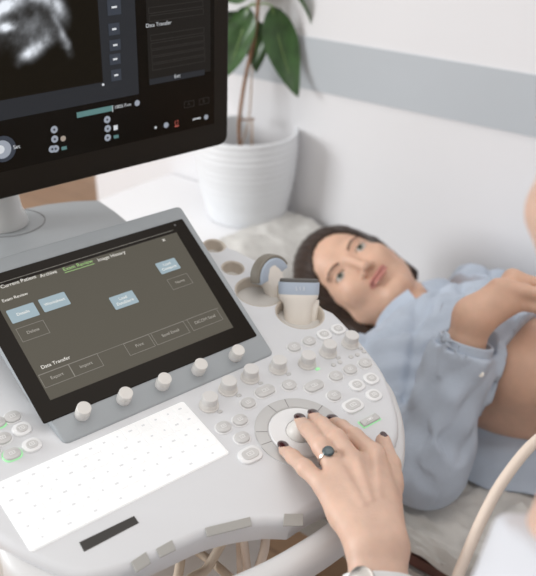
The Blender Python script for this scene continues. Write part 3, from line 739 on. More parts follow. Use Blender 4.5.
fold = np.abs(snoise(SS, TT * 1.4)) ** 1.2 + .55 * (1 - np.abs(snoise(1.9 * SS + 2, 2.3 * TT + .7))) ** 5 + .3 * (1 - np.abs(snoise(3.7 * SS + 1, 3.1 * TT - 2))) ** 6
calm = np.exp(-((SS + .35) / .5) ** 4 - ((mm_ - 1.16) / .2) ** 4)
zz = BZ + .006 + head_rise + fold * .030 * (1 - .65 / (1 + np.exp((SS + .86) / .03))) * (1 - .8 * calm) * (.5 + .5 * edge) - over
out = (over > 0) * .014 * np.sin(26 * SS + 3 * np.sin(5 * SS)) * np.clip(over / .05, 0, 1)
mm_ = mm_ + out - np.clip(over, 0, .02) * .3
vs = [bed(SS[i, j], mm_[i, j], zz[i, j]) for i in range(NS) for j in range(NT)]
fs = [(i * NT + j, i * NT + j + 1, (i + 1) * NT + j + 1, (i + 1) * NT + j) for i in range(NS - 1) for j in range(NT - 1)]
nb = len(vs); vs2 = [v - ZZ * .0015 for v in vs]
sh = link('bed_sheet', vs + vs2, [f[::-1] for f in fs] + [tuple(q + nb for q in f) for f in fs], 'sheet', smooth=180)
tag(sh, 'crumpled pale paper sheet covering the examination bed and hanging over its edge', 'sheet'); recentre(sh)

# ------------------------------------------------------------------ the woman on the bed
HF = nz((-.261, -.593, .762)); HL = nz(np.cross(nz((-.777, .597, .198)), HF)); HU = np.cross(HF, HL)
EYE = at(350.5, 261, 1.46)
HC = EYE - HF * .078                                               # head origin; eyes at local (+-31, 0, 78 at the surface)
HR = np.stack([HL, HU, HF])
RB = np.stack([B, MM, ZZ])                                         # world -> bed coordinates
HRb = HR @ RB.T                                                    # head axes in bed coordinates
HCb = RB @ HC
def hb(x, y, z): return HCb + (V(x, y, z) / 1000) @ HRb
def pw(px, py, z): return RB @ atz(px, py, z)                      # pixel at a height -> bed coordinates
CM = 1.135                                                         # body centre line (towards-wall coordinate)
EL = RB @ atz(425, 466, .655); WR = RB @ atz(474, 318, .865); SHR = V(-.575, .975, .695)
KN = [RB @ atz(*p) for p in ((497, 287, .905), (508, 289, .905), (518, 294, .897), (520, 303, .885))]
def woman(F, head=True, grow=0.0, arms=True):
    g = grow
    F.ell((-.43, CM, .70), (.20 + g, .150 + g, .095 + g), .0)
    F.cone((-.56, CM - .13, .70), (-.56, CM + .13, .70), .055 + g, .055 + g, .05)
    F.ell((-.37, CM - .085, .765), (.082 + g, .078 + g, .068 + g), .03); F.ell((-.37, CM + .085, .765), (.082 + g, .078 + g, .068 + g), .03)
    F.ell((-.13, CM - .005, .755), (.205 + g, .168 + g, .170 + g), .03)
    F.ell((.06, CM, .69), (.18 + g, .175 + g, .095 + g), .06)
    for sgn in (-1, 1):
        F.chain([(.10, CM + sgn * .095, .68), (.50, CM + sgn * .10, .68), (.88, CM + sgn * .09, .65)], [.088 + g, .062 + g, .042 + g], .03)
        F.cone((.90, CM + sgn * .09, .645), (.93, CM + sgn * .10, .76), .036 + g, .028 + g, .02)
    nb_ = hb(0, -175, -40)
    F.cone(hb(0, -60, -25), (-.575, CM + .005, .705), .053 + g, .062 + g, .035)
    if arms:
        F.chain([SHR, EL, WR], [.052 + g, .040 + g, .0255 + g], .025)
        F.chain([(-.575, CM + .16, .69), (-.33, CM + .215, .64), (-.10, CM + .225, .65)], [.05 + g, .04 + g, .028 + g], .025)
        F.ell((-.03, CM + .225, .65), (.06 + g, .03 + g, .018 + g), .01)
    if not head: return
    # right hand on the belly
    for k, r in zip(KN, (.0115, .012, .0118, .0108)): F.cone(WR + V(0, 0, .002), k, .021, r, .016)
    tips = []
    for i, (k, L) in enumerate(zip(KN, (.075, .08, .075, .06))):
        d = nz(V(.86, .42 - .10 * i, -.10)); a = k + d * L * .5 + V(0, 0, .004); b = k + d * L + V(0, 0, -.012)
        F.chain([k, a, b], [.0102, .0088, .0072], .004)
    th = [WR + V(.012, .022, .012), KN[0] + V(.006, .034, .002), KN[0] + V(.052, .052, -.004)]
    F.chain(th, [.016, .0115, .009], .01)
    # head
    E_ = lambda c, r, k, neg=False, fn=None: F.ell(hb(*c), V(*r) / 1000, k / 1000, HRb, neg, fn)
    K_ = lambda a, b, ra, rb, k, neg=False: F.cone(hb(*a), hb(*b), ra / 1000, rb / 1000, k / 1000, neg)
    E_((0, 36, -12), (73, 78, 92), 0)
    E_((0, -28, 26), (62, 74, 52), 22)
    for s_ in (-1, 1):
        K_((s_ * 49, -48, 4), (s_ * 14, -90, 52), 20, 16, 20)
        E_((s_ * 33, -26, 54), (27, 26, 23), 16)
        E_((s_ * 27, 19, 70), (21, 7, 9), 12)
    E_((0, -91, 58), (18, 15, 15), 14)
    K_((0, 8, 77), (0, -28, 88), 7, 8, 9); E_((0, -33, 91), (9, 8, 8.5), 5)
    for s_ in (-1, 1): E_((s_ * 10.5, -36, 83), (6.5, 6, 8), 4)
    for s_ in (-1, 1): E_((s_ * 31, 0, 89), (16, 9, 12), 8, True)
    for s_ in (-1, 1):
        c = hb(s_ * 31, -.5, 80); rr = V(13.0, 4.8, 14) / 1000
        def cut(d, X, Y, Z, c=c, rr=rr):
            l = [((X - c[0]) * HRb[i, 0] + (Y - c[1]) * HRb[i, 1] + (Z - c[2]) * HRb[i, 2]) / rr[i] for i in range(3)]
            return np.maximum(d, -(np.sqrt(l[0] ** 2 + l[1] ** 2 + l[2] ** 2) - 1) * rr[1])
        E_((s_ * 31, 0, 64.5), (14.2, 13.4, 13.8), 2.5, False, cut)
    for s_ in (-1, 1): E_((s_ * 9, -54.5, 80), (13, 3.8, 7), 4)
    E_((0, -62.5, 79), (18, 4.8, 7), 4)
    E_((0, -58.5, 90), (25, 1.1, 9), 1.5, True)
    E_((0, -46, 91), (3.2, 6, 4), 4, True); E_((0, -72, 84), (14, 4, 6), 6, True)
    for s_ in (-1, 1): E_((s_ * 5, -40, 89.5), (3.2, 2.6, 3.5), 1.5, True)
    for s_ in (-1, 1):
        E_((s_ * 73, -6, -8), (7, 31, 18), 5); E_((s_ * 80, -2, -4), (5, 20, 10), 4, True)
hs_, hm_, hz_ = HCb
F1 = Field(seg_axis((-.90, hs_ - .125, .004), (hs_ - .125, hs_ + .13, .0017), (hs_ + .13, -.20, .0032), (-.20, 1.02, .009)),
           seg_axis((.76, hm_ - .12, .0032), (hm_ - .12, hm_ + .12, .0017), (hm_ + .12, 1.41, .005)),
           seg_axis((.52, hz_ - .12, .006), (hz_ - .12, hz_ + .115, .0017), (hz_ + .115, 1.0, .003)))
woman(F1)
P, Q = F1.mesh(); P = relax(P, Q, 1, .3); del F1
cen = P[Q].mean(1); HX = (cen - HCb) @ HRb.T * 1000                # face centres in head millimetres
mi = np.zeros(len(Q), int)
ax_ = np.abs(HX[:, 0]); f_ = HX[:, 2] > 60
lip = f_ & ((((HX[:, 0]) / 24) ** 2 + ((HX[:, 1] + 58.8 - .004 * HX[:, 0] ** 2) / 7.2) ** 2) < 1)
brow = f_ & (np.abs(HX[:, 1] - (19.5 - .012 * (ax_ - 32) ** 2 + .05 * (ax_ - 30))) < 2.6 - .06 * np.clip(ax_ - 30, 0, 40)) & (ax_ > 14) & (ax_ < 52)
lash = f_ & (np.abs(HX[:, 1] - 5.6 + .028 * (ax_ - 31) ** 2) < 1.5) & (np.abs(ax_ - 31) < 13)
mi[lip] = 1; mi[brow | lash] = 2
w1 = link('person', P @ RB, Q, ['skin2', 'lip', 'brow'], None, mi, smooth=180)
tag(w1, 'dark-haired person in light blue shirt lying on the bed, hand on bare belly', 'person'); recentre(w1)
# eyes
for s_ in (-1, 1):
    c = HC + (V(s_ * 31, -.5, 66.3) / 1000) @ HR; gz = nz(V(-.05, .16, 1.0) @ HR); fe = axes(c, gz, HL)
    A = np.linspace(-math.pi / 2 + .01, math.pi / 2 - .01, 26); prof = [(12.0 * math.cos(a), 12.0 * math.sin(a)) for a in A]
    b_ = lathe(fe, (0, 0), prof, 28); nq = len(b_.f); mi_ = []
    for f in b_.f:
        h = np.mean([(V(*b_.v[i]) - c) @ fe.N for i in f]) * 1000; mi_.append(2 if h > 11.6 else 1 if h > 10.2 else 0)
    b_.m = mi_; b_.build('eye', ['sclera', 'iris', 'pupil'], w1)
# hair
FH = Field(seg_axis((hs_ - .20, hs_ + .16, .0026)), seg_axis((hm_ - .19, hm_ + .16, .0026)), seg_axis((hz_ - .15, hz_ + .15, .0026)))
E_ = lambda c, r, k, neg=False, fn=None: FH.ell(hb(*c), V(*r) / 1000, k / 1000, HRb, neg, fn)
K_ = lambda a, b, ra, rb, k: FH.cone(hb(*a), hb(*b), ra / 1000, rb / 1000, k / 1000)
E_((0, 42, -20), (84, 90, 100), 0)
K_((-62, 20, -20), (-80, -70, -25), 32, 26, 25); K_((-80, -70, -25), (-70, -120, -30), 26, 16, 20); K_((66, 20, -25), (64, -60, -40), 24, 18, 25); K_((-50, 70, -50), (-92, 0, -52), 40, 30, 30)
def strands(d, X, Y, Z): return d
E_((0, -12, 80), (66, 86, 78), 5, True); E_((0, -66, 60), (66, 72, 72), 5, True)
l = [(FH.ax[0][:, None, None] - HCb[0]) * HRb[i, 0] + (FH.ax[1][None, :, None] - HCb[1]) * HRb[i, 1] + (FH.ax[2][None, None, :] - HCb[2]) * HRb[i, 2] for i in range(3)]
FH.F += (.0006 * np.sin(420 * l[0] + 90 * l[1] + 120 * l[2] + 2 * np.sin(60 * l[1])) + .0006 * np.sin(760 * l[0] - 200 * l[1] + 300 * l[2])).astype(np.float32)
P, Q = FH.mesh(); P = relax(P, Q, 1, .4); link('hair', P @ RB, Q, 'hair', w1, smooth=180)
# open shirt
FS = Field(seg_axis((-.72, .22, .0036)), seg_axis((.74, 1.41, .0036)), seg_axis((.56, 1.0, .0036)))
woman(FS, head=False, grow=.0165)
FS.cone(SHR, EL + V(.0, .0, .004), .066, .062, .02); FS.cone(EL + V(0, 0, .004), EL + (WR - EL) * .80, .056, .036, .02)   # loose sleeve
X, Y, Z = FS.ax[0][:, None, None], FS.ax[1][None, :, None], FS.ax[2][None, None, :]
X_, Y_, Z_ = np.broadcast_arrays(X, Y, Z)
fold = .003 * np.sin(62 * X + 34 * Y + 25 * Z + 2.2 * np.sin(23 * Y + 9 * Z)) + .0024 * np.sin(95 * Y - 55 * X + 40 * Z + 2 * np.sin(31 * X)) + .0012 * np.sin(150 * Z + 60 * X - 30 * Y)
cuff_ = EL + (WR - EL) * .80
crease = lambda q: np.clip(1 - np.abs(np.sin(q)) * 1.6, 0, 1) ** 1.5
fold = fold +   .0085 * crease(27 * X + 21 * Z - 12 * Y + 1.6 * np.sin(14 * Y + 6 * X)) + .0065 * crease(20 * X - 26 * Z + 24 * Y + 1.8 * np.sin(11 * X + 8 * Z)) - .002
fold = fold * (1 - .85 * np.exp(-((X - cuff_[0]) ** 2 + (Y - cuff_[1]) ** 2 + (Z - cuff_[2]) ** 2) / .06 ** 2))
FS.F += np.minimum(fold, .0115).astype(np.float32)
# what stays uncovered: neck, forearm past the cuff, the belly
d_ = nz(WR - EL); cuff = EL + (WR - EL) * .80
t_ = (X - cuff[0]) * d_[0] + (Y - cuff[1]) * d_[1] + (Z - cuff[2]) * d_[2]
near = np.sqrt((X - cuff[0] - t_ * d_[0]) ** 2 + (Y - cuff[1] - t_ * d_[1]) ** 2 + (Z - cuff[2] - t_ * d_[2]) ** 2)
body_open = (-.422 + .27 * (Z - .70) + .95 * np.clip(Y - CM - .01, 0, 1) - .25 * np.clip(Y - CM, -1, 0) * 0 - X + 0 * Z) / .2
armtube = near - .046; ta = np.clip(((X - EL[0]) * (WR - EL)[0] + (Y - EL[1]) * (WR - EL)[1] + (Z - EL[2]) * (WR - EL)[2]) / ((WR - EL) @ (WR - EL)), 0, .8)
inarm = np.sqrt((X - EL[0] - ta * (WR - EL)[0]) ** 2 + (Y - EL[1] - ta * (WR - EL)[1]) ** 2 + (Z - EL[2] - ta * (WR - EL)[2]) ** 2) - .062
FS.F = np.maximum(FS.F, -np.maximum(body_open * .2, -inarm)).astype(np.float32)          # the belly stays bare except where the sleeve crosses
FS.F = np.maximum(FS.F, np.minimum(t_, -armtube)).astype(np.float32)
nA, nB = pw(387, 325, .735), pw(430, 303, .76); nn = nz(np.cross(nB - nA, V(.42, 0, 1))); nn = nn if nn[0] < 0 else -nn
FS.F = np.maximum(FS.F, np.minimum((X - nA[0]) * nn[0] + (Y - nA[1]) * nn[1] + (Z - nA[2]) * nn[2], np.maximum(.105 - np.abs(Y - CM), -.72 - X))).astype(np.float32)
FS.F = np.maximum(FS.F, X - .16).astype(np.float32); FS.F = np.maximum(FS.F, np.where(X > -.2, Z - .70, -1)).astype(np.float32) if False else FS.F
P, Q = FS.mesh(); P = relax(P, Q, 1, .4); shirt = link('shirt', P @ RB, Q, 'shirt', w1, smooth=180); del FS
FT = Field(seg_axis((-.06, 1.0, .008)), seg_axis((.80, 1.41, .008)), seg_axis((.52, .90, .008)))
woman(FT, head=False, grow=.009, arms=False)
X, Y, Z = FT.ax[0][:, None, None], FT.ax[1][None, :, None], FT.ax[2][None, None, :]
FT.F = np.maximum(np.maximum(FT.F, .0 + .35 * np.clip(Z - .70, 0, 1) - X), X - .86).astype(np.float32)
P, Q = FT.mesh(); P = relax(P, Q, 1, .4); link('trousers', P @ RB, Q, 'jeans', w1, smooth=180); del FT
def cloth_band(pts, w, th, name='collar', par=None, up=None):
    sect = [(x, y) for x, y in rrect(0, 0, th, w, th * .45, 3)]
    return tube(spline(pts, 6), 0, sect=sect, up=up if up is not None else ZZ).build(name, 'shirt', par or w1)
# collar, cuff and buttons
bw = lambda p: np.asarray(p) @ RB
n0, n1 = hb(0, -60, -25), V(-.575, CM + .005, .705); tq = ((nA - n0) @ nn) / ((n1 - n0) @ nn); nc = n0 + (n1 - n0) * tq
ca_ = nz(nB - nA - nn * ((nB - nA) @ nn)); cb2 = np.cross(nn, ca_); cb2 = cb2 if cb2[2] > 0 else -cb2
col = [bw(nc + nn * .012 + ca_ * .076 * math.cos(a) + cb2 * (.072 * math.sin(a) + .006)) for a in np.radians(np.linspace(100, 440, 15))]
cloth_band(col, .036, .006, up=bw(nn))
e1 = nz(np.cross(d_, V(0, 0, 1))); e2 = np.cross(d_, e1)
ring = [bw(cuff - d_ * .012 + (e1 * math.cos(a) + e2 * math.sin(a)) * .0365) for a in np.linspace(0, 2 * math.pi, 24, endpoint=False)]
tube(spline(ring, 2, True), 0, sect=[(x, y) for x, y in rrect(0, 0, .005, .05, .0022, 3)], up=bw(d_), closed=True).build('cuff', 'shirt', w1)
bp_ = at(481, 374, (bw(cuff) - CAM) @ FW - .036); lathe(axes(bp_, CAM - bp_, ZZ), (0, 0), [(4.2, -6), (4.2, .4), (3, 1)], 16).build('cuff_button', 'probe', w1)
# shirt tail lying on the sheet beside the belly
us_ = np.linspace(-.44, .14, 60); vs_ = np.linspace(0, 1, 24); pts = []
for a in us_:
    for b in vs_:
        top_ = 1.012 + .08 * (a + .4); bot_ = .936 + max(0, min(.06, .5 * (a + .36)))
        q_ = V(a, top_ + (bot_ - top_) * b + .005 * math.sin(28 * a), .672 - .055 * b ** 1.5 + .005 * math.sin(40 * a + 8 * b) + .004 * math.sin(9 * b + 30 * a)); pts.append(bw(q_))
fs = [(i * 24 + j, i * 24 + j + 1, (i + 1) * 24 + j + 1, (i + 1) * 24 + j) for i in range(59) for j in range(23)]
n_ = len(pts); link('shirt_tail', pts + [p - ZZ * .002 for p in pts], [f[::-1] for f in fs] + [tuple(q + n_ for q in f) for f in fs], 'shirt', w1, smooth=180)
# pillow
pf = Frame(bed(HCb[0] + .05, 1.18, BZ + .012), MM, -B)
NPL = 36; pv = []; pq = []
for s_ in (1, -1):
    for i in range(NPL + 1):
        for j in range(NPL + 1):
            x, y = i / NPL * 2 - 1, j / NPL * 2 - 1; e = max(0, (1 - abs(x) ** 4) * (1 - abs(y) ** 4)) ** .45
            dent = 16 * math.exp(-((x * 215 - (HCb[1] - 1.17) * 1000) / 90) ** 2 - ((y * 150) / 90) ** 2)
            pv.append(pf.p(215 * x * (1 - .04 * y * y), 150 * y * (1 - .04 * x * x), 24 + s_ * 24 * e - (dent if s_ > 0 else 0)))
for s_ in (0, 1):
    k = s_ * (NPL + 1) ** 2
    for i in range(NPL):
        for j in range(NPL):
            a = k + i * (NPL + 1) + j; f = (a, a + NPL + 1, a + NPL + 2, a + 1); pq.append(f if s_ == 0 else f[::-1])
pil = link('pillow', pv, pq, 'pillow', smooth=180); tag(pil, 'flat white pillow under the head of the lying person', 'pillow'); recentre(pil)

# ------------------------------------------------------------------ the sonographer: seated, left hand on the trackball
def H(x, y, h): return PC.pt(x, y, h)
TIP = dict(pinky=H(284.5, 450, 8), ring=H(300.5, 422, 8.5), middle=H(314, 417.5, 8.5), index=H(333.5, 422.5, 8.5), thumb=H(383, 441, 12))
MCP = dict(pinky=H(325, 487, 31), ring=H(337, 473, 37), middle=H(354, 463, 40), index=H(374, 455, 38))
PIP = dict(pinky=H(305, 468, 30), ring=H(321, 446, 38), middle=H(336, 438, 42), index=H(354, 437, 38))
DIP = dict(pinky=H(293, 457, 18), ring=H(308.5, 430, 22), middle=H(322, 425, 23), index=H(342, 428, 22))
WRI = H(377, 546, 40); ELB = V(.085, .315, .80); SHL = V(.078, .25, 1.015); SHO = V(.35, .345, .99); RAD = dict(pinky=(8.8, 7.9, 7.0, 6.0), ring=(9.8, 8.8, 7.8, 6.8), middle=(10.0, 9.0, 8.0, 6.9), index=(10, 8.9, 7.9, 6.8))
HED = V(.2170, .42, 1.300); FD = nz(V(-.20, .96, -.20)); FLt = nz(np.cross(ZZ, FD)); FU = np.cross(FD, FLt); FR = np.stack([FLt, FU, FD])
def hd(x, y, z): return HED + (V(x, y, z) / 1000) @ FR
HIP = V(.26, .13, .60)
def doctor(F, fine=True, g=0.0):
    nk = V(.192, .318, 1.086)
    F.cone(SHL + V(.03, .01, -.02), SHO + V(-.03, -.01, -.02), .05 + g, .05 + g, .05)
    F.ell((.22, .27, .90), (.155 + g, .10 + g, .17 + g), .05, np.stack([nz(SHO - SHL), nz(np.cross(ZZ, SHO - SHL)), ZZ]))
    F.cone((.215, .26, .95), HIP, .115 + g, .135 + g, .06); F.cone(nk + V(0, -.01, .02), hd(0, -60, -20), .062 + g * .6, .05 + g * .2, .03)
    F.cone(nk, SHL, .045 + g, .045 + g, .04); F.cone(nk, SHO, .045 + g, .045 + g, .04)
    F.chain([SHL, ELB], [.05 + g, .038 + g], .025)
    HR_ = V(.52, .80, .93); ER_ = V(.47, .50, .84)
    F.chain([SHO, ER_, HR_], [.05 + g, .038 + g, .027 + g], .025)
    for s_, kn in ((-1, V(.10, .50, .50)), (1, V(.36, .58, .50))):
        hp_ = HIP + V(.09 * s_, 0, -.02); ft = V(kn[0] + .0, kn[1] - .02, .07)
        F.chain([hp_, kn, ft], [.095 + g, .062 + g, .042 + g], .04)
        if g == 0: F.cone(ft + V(0, 0, -.035), ft + V(-.03, .13, -.042), .034, .026, .02)
    if not fine: F.chain([ELB, WRI], [.034 + g, .016 + g], .02); return
    # right hand round its probe
    for i in range(4): F.chain([HR_ + V(.0, .0, 0), HR_ + V(.012 + .012 * i, .07, -.012), HR_ + V(.03 + .008 * i, .085, -.045)], [.02, .0098, .008], .006)
    F.chain([HR_, HR_ + V(-.02, .05, -.02), HR_ + V(-.005, .07, -.055)], [.016, .011, .009], .008)
    # left forearm, palm, fingers
    side = nz(H(404, 545, 40) - H(350, 545, 40))
    F.cone(ELB, WRI, .034, .016, .012)
    for o_ in (-.0105, .0105): F.cone(WRI + (ELB - WRI) * .35 + side * o_, WRI + side * o_, .0165, .0138, .010)
    for o_, k in ((-.0125, 'pinky'), (-.006, 'ring'), (.004, 'middle'), (.011, 'index')): F.cone(WRI + side * o_, MCP[k], .0138, .0112 if k != 'pinky' else .0105, .010)
    pc_ = (MCP['index'] + WRI) / 2
    F.cone(WRI + side * .009 - PC.N * .004, H(388, 478, 22), .0150, .0130, .012)
    F.cone(WRI * .45 + MCP['index'] * .55 - PC.N * .006, WRI * .45 + MCP['pinky'] * .55 - PC.N * .006, .015, .013, .012)
    for k in MCP:
        r = np.array(RAD[k]) / 1000; F.chain([MCP[k], PIP[k], DIP[k], TIP[k]], r, .0035)
    F.chain([H(389, 486, 21), H(389, 465, 20), TIP['thumb']], [.0130, .0105, .0078], .006)
    for k in list(MCP) + ['thumb']:                                # nails
        c, R, r = NAIL[k]; F.ell(c, r, .0006, R)
    for k in ('index', 'middle', 'ring'):                          # tendons over the back of the hand
        a = MCP[k] * .92 + WRI * .08 + PC.N * .0095; b = MCP[k] * .42 + WRI * .58 + PC.N * .0125; F.cone(a, b, .0026, .0016, .006)
    # head
    E_ = lambda c, r, k, neg=False: F.ell(hd(*c), V(*r) / 1000, k / 1000, FR, neg); K_ = lambda a, b, ra, rb, k: F.cone(hd(*a), hd(*b), ra / 1000, rb / 1000, k / 1000)
    E_((0, 36, -12), (75, 80, 94), 0); E_((0, -34, 26), (62, 78, 54), 22)
    for s_ in (-1, 1): K_((s_ * 50, -52, 4), (s_ * 14, -96, 54), 19, 15, 18); E_((s_ * 33, -32, 56), (24, 20, 20), 16); E_((s_ * 27, 19, 72), (20, 7, 9), 12); E_((s_ * 75, -6, -8), (7, 31, 18), 5)
    E_((0, -97, 60), (18, 15, 15), 14); K_((0, 8, 78), (0, -34, 92), 7, 8.5, 9); E_((0, -39, 96), (9.5, 8.5, 9), 5)
    for s_ in (-1, 1): E_((s_ * 11, -43, 86), (7, 6.5, 8.5), 4); E_((s_ * 31, 0, 88), (17, 11, 14), 9, True); E_((s_ * 31, 0, 64.5), (14, 13, 13.6), 2.5)
    E_((0, -64.5, 82), (18, 4.2, 8), 4); E_((0, -73.5, 81), (17, 5.2, 8), 4); E_((0, -69, 92), (24, 1.2, 9), 1.5, True)
NAIL = {}
for k in TIP:
    d = nz(TIP[k] - (DIP[k] if k in DIP else H(389, 465, 20))); s_ = nz(np.cross(d, PC.N)); n_ = np.cross(s_, d)
    c = TIP[k] + d * .0030 + n_ * .0042; NAIL[k] = (c, np.stack([d, s_, n_]), V(9.6 if k != 'thumb' else 6.5, dict(pinky=5.2, thumb=4.0).get(k, 6.0), 3.6) / 1000)
hx0, hx1 = -.01, .135; hy0, hy1 = .50, .73; hz0, hz1 = .87, .975
FD_ = Field(seg_axis((-.08, hx0, .006), (hx0, hx1, .0014), (hx1, .62, .0055)), seg_axis((-.05, hy0, .0055), (hy0, hy1, .0014), (hy1, .95, .008)), seg_axis((0, hz0, .008), (hz0, hz1, .0014), (hz1, 1.45, .0055)))
doctor(FD_)
P, Q = FD_.mesh(); P = relax(P, Q, 1, .3); del FD_
cen = P[Q].mean(1); mi = np.zeros(len(Q), int)
for k, (c, R, r) in NAIL.items():
    lo = (cen - c) @ R.T; mi[((lo[:, 0] / r[0]) ** 2 + (lo[:, 1] / r[1]) ** 2 < 1) & (np.abs(lo[:, 2] - .0015) < .005)] = 1
HX = (cen - HED) @ FR.T * 1000
mi[(HX[:, 2] > 60) & (((HX[:, 0] / 24) ** 2 + ((HX[:, 1] + 69.5) / 8) ** 2) < 1)] = 2
doc = link('person', P, Q, ['skin', 'nail', 'lip'], None, mi, smooth=180)
tag(doc, 'person in white coat at the right edge working the console, dark nails and ring', 'person'); recentre(doc)
FC = Field(seg_axis((-.08, .62, .0055)), seg_axis((-.05, .95, .0055)), seg_axis((.3, 1.25, .0055)))
doctor(FC, False, .014)
X, Y, Z = FC.ax[0][:, None, None], FC.ax[1][None, :, None], FC.ax[2][None, None, :]
FC.F += (.0025 * np.sin(50 * X + 30 * Z + 2 * np.sin(20 * Y)) + .002 * np.sin(70 * Y - 40 * Z)).astype(np.float32)
dd = nz(WRI - ELB); wc = WRI - dd * .050
FC.F = np.maximum(FC.F, np.where(X < .16, (X - wc[0]) * dd[0] + (Y - wc[1]) * dd[1] + (Z - wc[2]) * dd[2], -1)).astype(np.float32)
nn_ = nz(hd(0, -60, -20) - V(.212, .318, 1.070)); pn = V(.212, .322, 1.118) + nn_ * .012
FC.F = np.maximum(FC.F, (X - pn[0]) * nn_[0] + (Y - pn[1]) * nn_[1] + (Z - pn[2]) * nn_[2]).astype(np.float32)
FC.F = np.maximum(FC.F, .42 - Z).astype(np.float32); FC.F = np.maximum(FC.F, np.where(X > .3, Y - .77, -1)).astype(np.float32)
P, Q = FC.mesh(); P = relax(P, Q, 1, .4); link('coat', P, Q, 'coat', doc, smooth=180); del FC
FG = Field(seg_axis((HED[0] - .15, HED[0] + .15, .004)), seg_axis((HED[1] - .15, HED[1] + .15, .004)), seg_axis((HED[2] - .15, HED[2] + .16, .004)))
FG.ell(hd(0, 40, -20), V(81, 86, 95) / 1000, 0, FR); FG.ell(hd(0, 30, -125), V(38, 38, 34) / 1000, .02, FR)
FG.ell(hd(0, -30, 70), V(90, 105, 92) / 1000, .005, FR, True)
P, Q = FG.mesh(); link('hair', P, Q, 'hair', doc, smooth=180)
for s_ in (-1, 1):
    A = np.linspace(-1.55, 1.55, 16); lathe(axes(hd(s_ * 31, 0, 67), FD, FLt), (0, 0), [(12 * math.cos(a), 12 * math.sin(a)) for a in A], 20).build('eye', 'sclera', doc)
# ring and watch strap
rd = nz(PIP['ring'] - MCP['ring']); rc = MCP['ring'] * .45 + PIP['ring'] * .55
fr2 = axes(rc, rd, XC); lathe(fr2, (0, 0), [(9.6, -1.2), (10.6, -1), (10.6, 1), (9.6, 1.2)], 32, cap=False).build('ring', 'gold', doc)
sn = nz(PC.N - rd * (PC.N @ rd)); tocam = nz(CAM - rc); sn = nz(sn * .7 + (tocam - rd * (tocam @ rd)) * .5)
fs_ = axes(rc + sn * .0098, sn, rd); lathe(fs_, (0, 0), [(5.5, 0), (5.8, 1.2), (4.6, 3), (2, 3.8)], 20).build('ring_stone', 'gem', doc)
wd = nz(ELB - WRI); wcn = WRI + wd * .034; sd_ = nz(H(404, 545, 40) - H(350, 545, 40)); sd_ = nz(sd_ - wd * (sd_ @ wd)); nn2 = np.cross(wd, sd_)
ringp = [wcn + sd_ * .0285 * math.cos(a) + nn2 * .0205 * math.sin(a) for a in np.linspace(0, 2 * math.pi, 36, endpoint=False)]
tube(ringp, 0, sect=[(x, y) for x, y in rrect(0, 0, .0035, .017, .0015, 3)], up=wd, closed=True).build('watch_strap', 'strap', doc)
upn = nn2 if nn2 @ PC.N > 0 else -nn2
wf = axes(wcn + upn * .017 - sd_ * .0175, nz(upn * .75 - sd_ * .65), wd); lathe(wf, (0, 0), [(11, 0), (11.5, 1), (11.5, 4.5), (10, 5.5)], 32).build('watch_case', 'gold', doc)

# stool under the sonographer
sl = thing('stool', 'round white stool under the person in the white coat', 'stool', (HIP[0], HIP[1], 0)); SF = Frame(V(HIP[0], HIP[1], 0), V(1, 0, 0), V(0, 1, 0))
lathe(SF, (0, 0), [(170, 425), (180, 435), (180, 465), (168, 475)], 40).build('seat', 'white', sl); lathe(SF, (0, 0), [(24, 40), (24, 426)], 20).build('column', 'metal', sl)
lathe(SF, (0, 0), [(210, 0), (210, 25), (60, 45), (26, 48)], 40).build('base', 'metal', sl)

# her probe and its cable
pr = V(.535, .865, .905); pax = axes(pr, V(.12, .35, -.6) * -1, V(1, 0, 0))
p3 = thing('ultrasound_probe', 'white probe pressed on the bare belly by the person in the white coat', 'ultrasound probe', pr)
loft(pax, [(-40, 0, 0, 22, 11), (-34, 0, 0, 24, 12.5), (-20, 0, 0, 20, 12), (0, 0, 0, 14, 11), (45, 0, 0, 12, 10), (62, 0, 0, 7, 7)]).build('housing', 'probe', p3)
cp = [pax.p(0, 0, 62), pax.p(0, 0, 95), at(640, 395, .86), at(578, 413, .80), at(536, 441, .76), at(505, 478, .74), at(484, 515, .73), at(466, 556, .72), at(455, 585, .715), at(440, 640, .70), at(400, 720, .70), FL.p(-30, 60, 560), FL.p(-40, 95, 520)]
cb_ = tube(spline(cp, 8), .0050, 12).build('probe_cable', 'cable'); tag(cb_, 'thick beige probe cable hanging in a curve in front of the bed at the right', 'cable'); recentre(cb_)
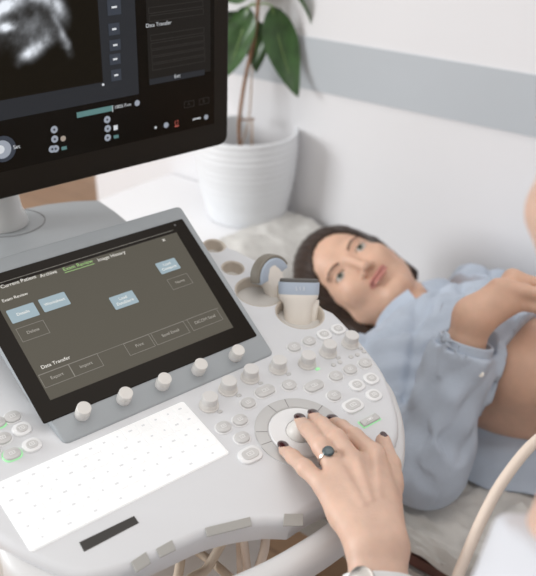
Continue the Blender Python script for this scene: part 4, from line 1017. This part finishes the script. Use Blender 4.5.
# cables hanging under the console, seen through its handle
for i, (a, c, m_, r) in enumerate([((-150, -30, -120), (-60, 10, -60), 'cable2', 5), ((-130, -60, -200), (-40, -20, -110), 'cable', 5), ((-175, -20, -160), (-100, -50, -120), 'cable2', 4.5), ((-60, 0, -90), (-75, -60, -150), 'cable', 4.5), ((-200, -40, -180), (-120, 20, -120), 'cable2', 5)]):
    a, c = PC.p(*a), PC.p(*c); mid = (a + c) / 2 - ZZ * .03
    o = tube(spline([c + YH * .12 + ZZ * -.02, c, mid, a, a - ZZ * .15], 8), r / 1000, 10).build('cable', m_)
    tag(o, 'beige cable hanging under the front of the console behind the handle', 'cable', 'cables behind the console handle'); recentre(o)

# ------------------------------------------------------------------ light: daylight from a window on the left, bright room
w = bpy.data.worlds.new('room_light'); sc.world = w; w.use_nodes = True
bg = w.node_tree.nodes['Background']; bg.inputs['Color'].default_value = (1.0, .975, .945, 1); bg.inputs['Strength'].default_value = .84
wn = w.node_tree.nodes; tcw = wn.new('ShaderNodeTexCoord'); sx_ = wn.new('ShaderNodeSeparateXYZ'); mr = wn.new('ShaderNodeMapRange')
for k_, v_ in (('From Min', -.6), ('From Max', .9), ('To Min', .28), ('To Max', 1.07)): mr.inputs[k_].default_value = v_
w.node_tree.links.new(tcw.outputs['Generated'], sx_.inputs[0]); w.node_tree.links.new(sx_.outputs['Z'], mr.inputs['Value']); w.node_tree.links.new(mr.outputs[0], bg.inputs['Strength'])
def area(name, loc, to, size, power, col=(1, 1, 1), sy=None):
    l = bpy.data.lights.new(name, 'AREA'); l.energy = power; l.size = size; l.color = col
    if sy: l.shape = 'RECTANGLE'; l.size_y = sy
    o = bpy.data.objects.new(name, l); COL.objects.link(o); o.location = loc
    o.rotation_euler = (Vector(to) - Vector(loc)).to_track_quat('-Z', 'Y').to_euler(); return o
area('window_light', (-3.4, .5, 1.8), (.1, 1.2, .8), 1.15, 80, (.95, .98, 1), 1.2)
area('ceiling_light', (.2, .9, 2.7), (.2, .9, 0), 1.4, 5, (1, .98, .96))
vs = sc.view_settings; vs.view_transform = 'Standard'; vs.look = 'None'; vs.gamma = 1; vs.use_curve_mapping = False; vs.exposure = 0.04
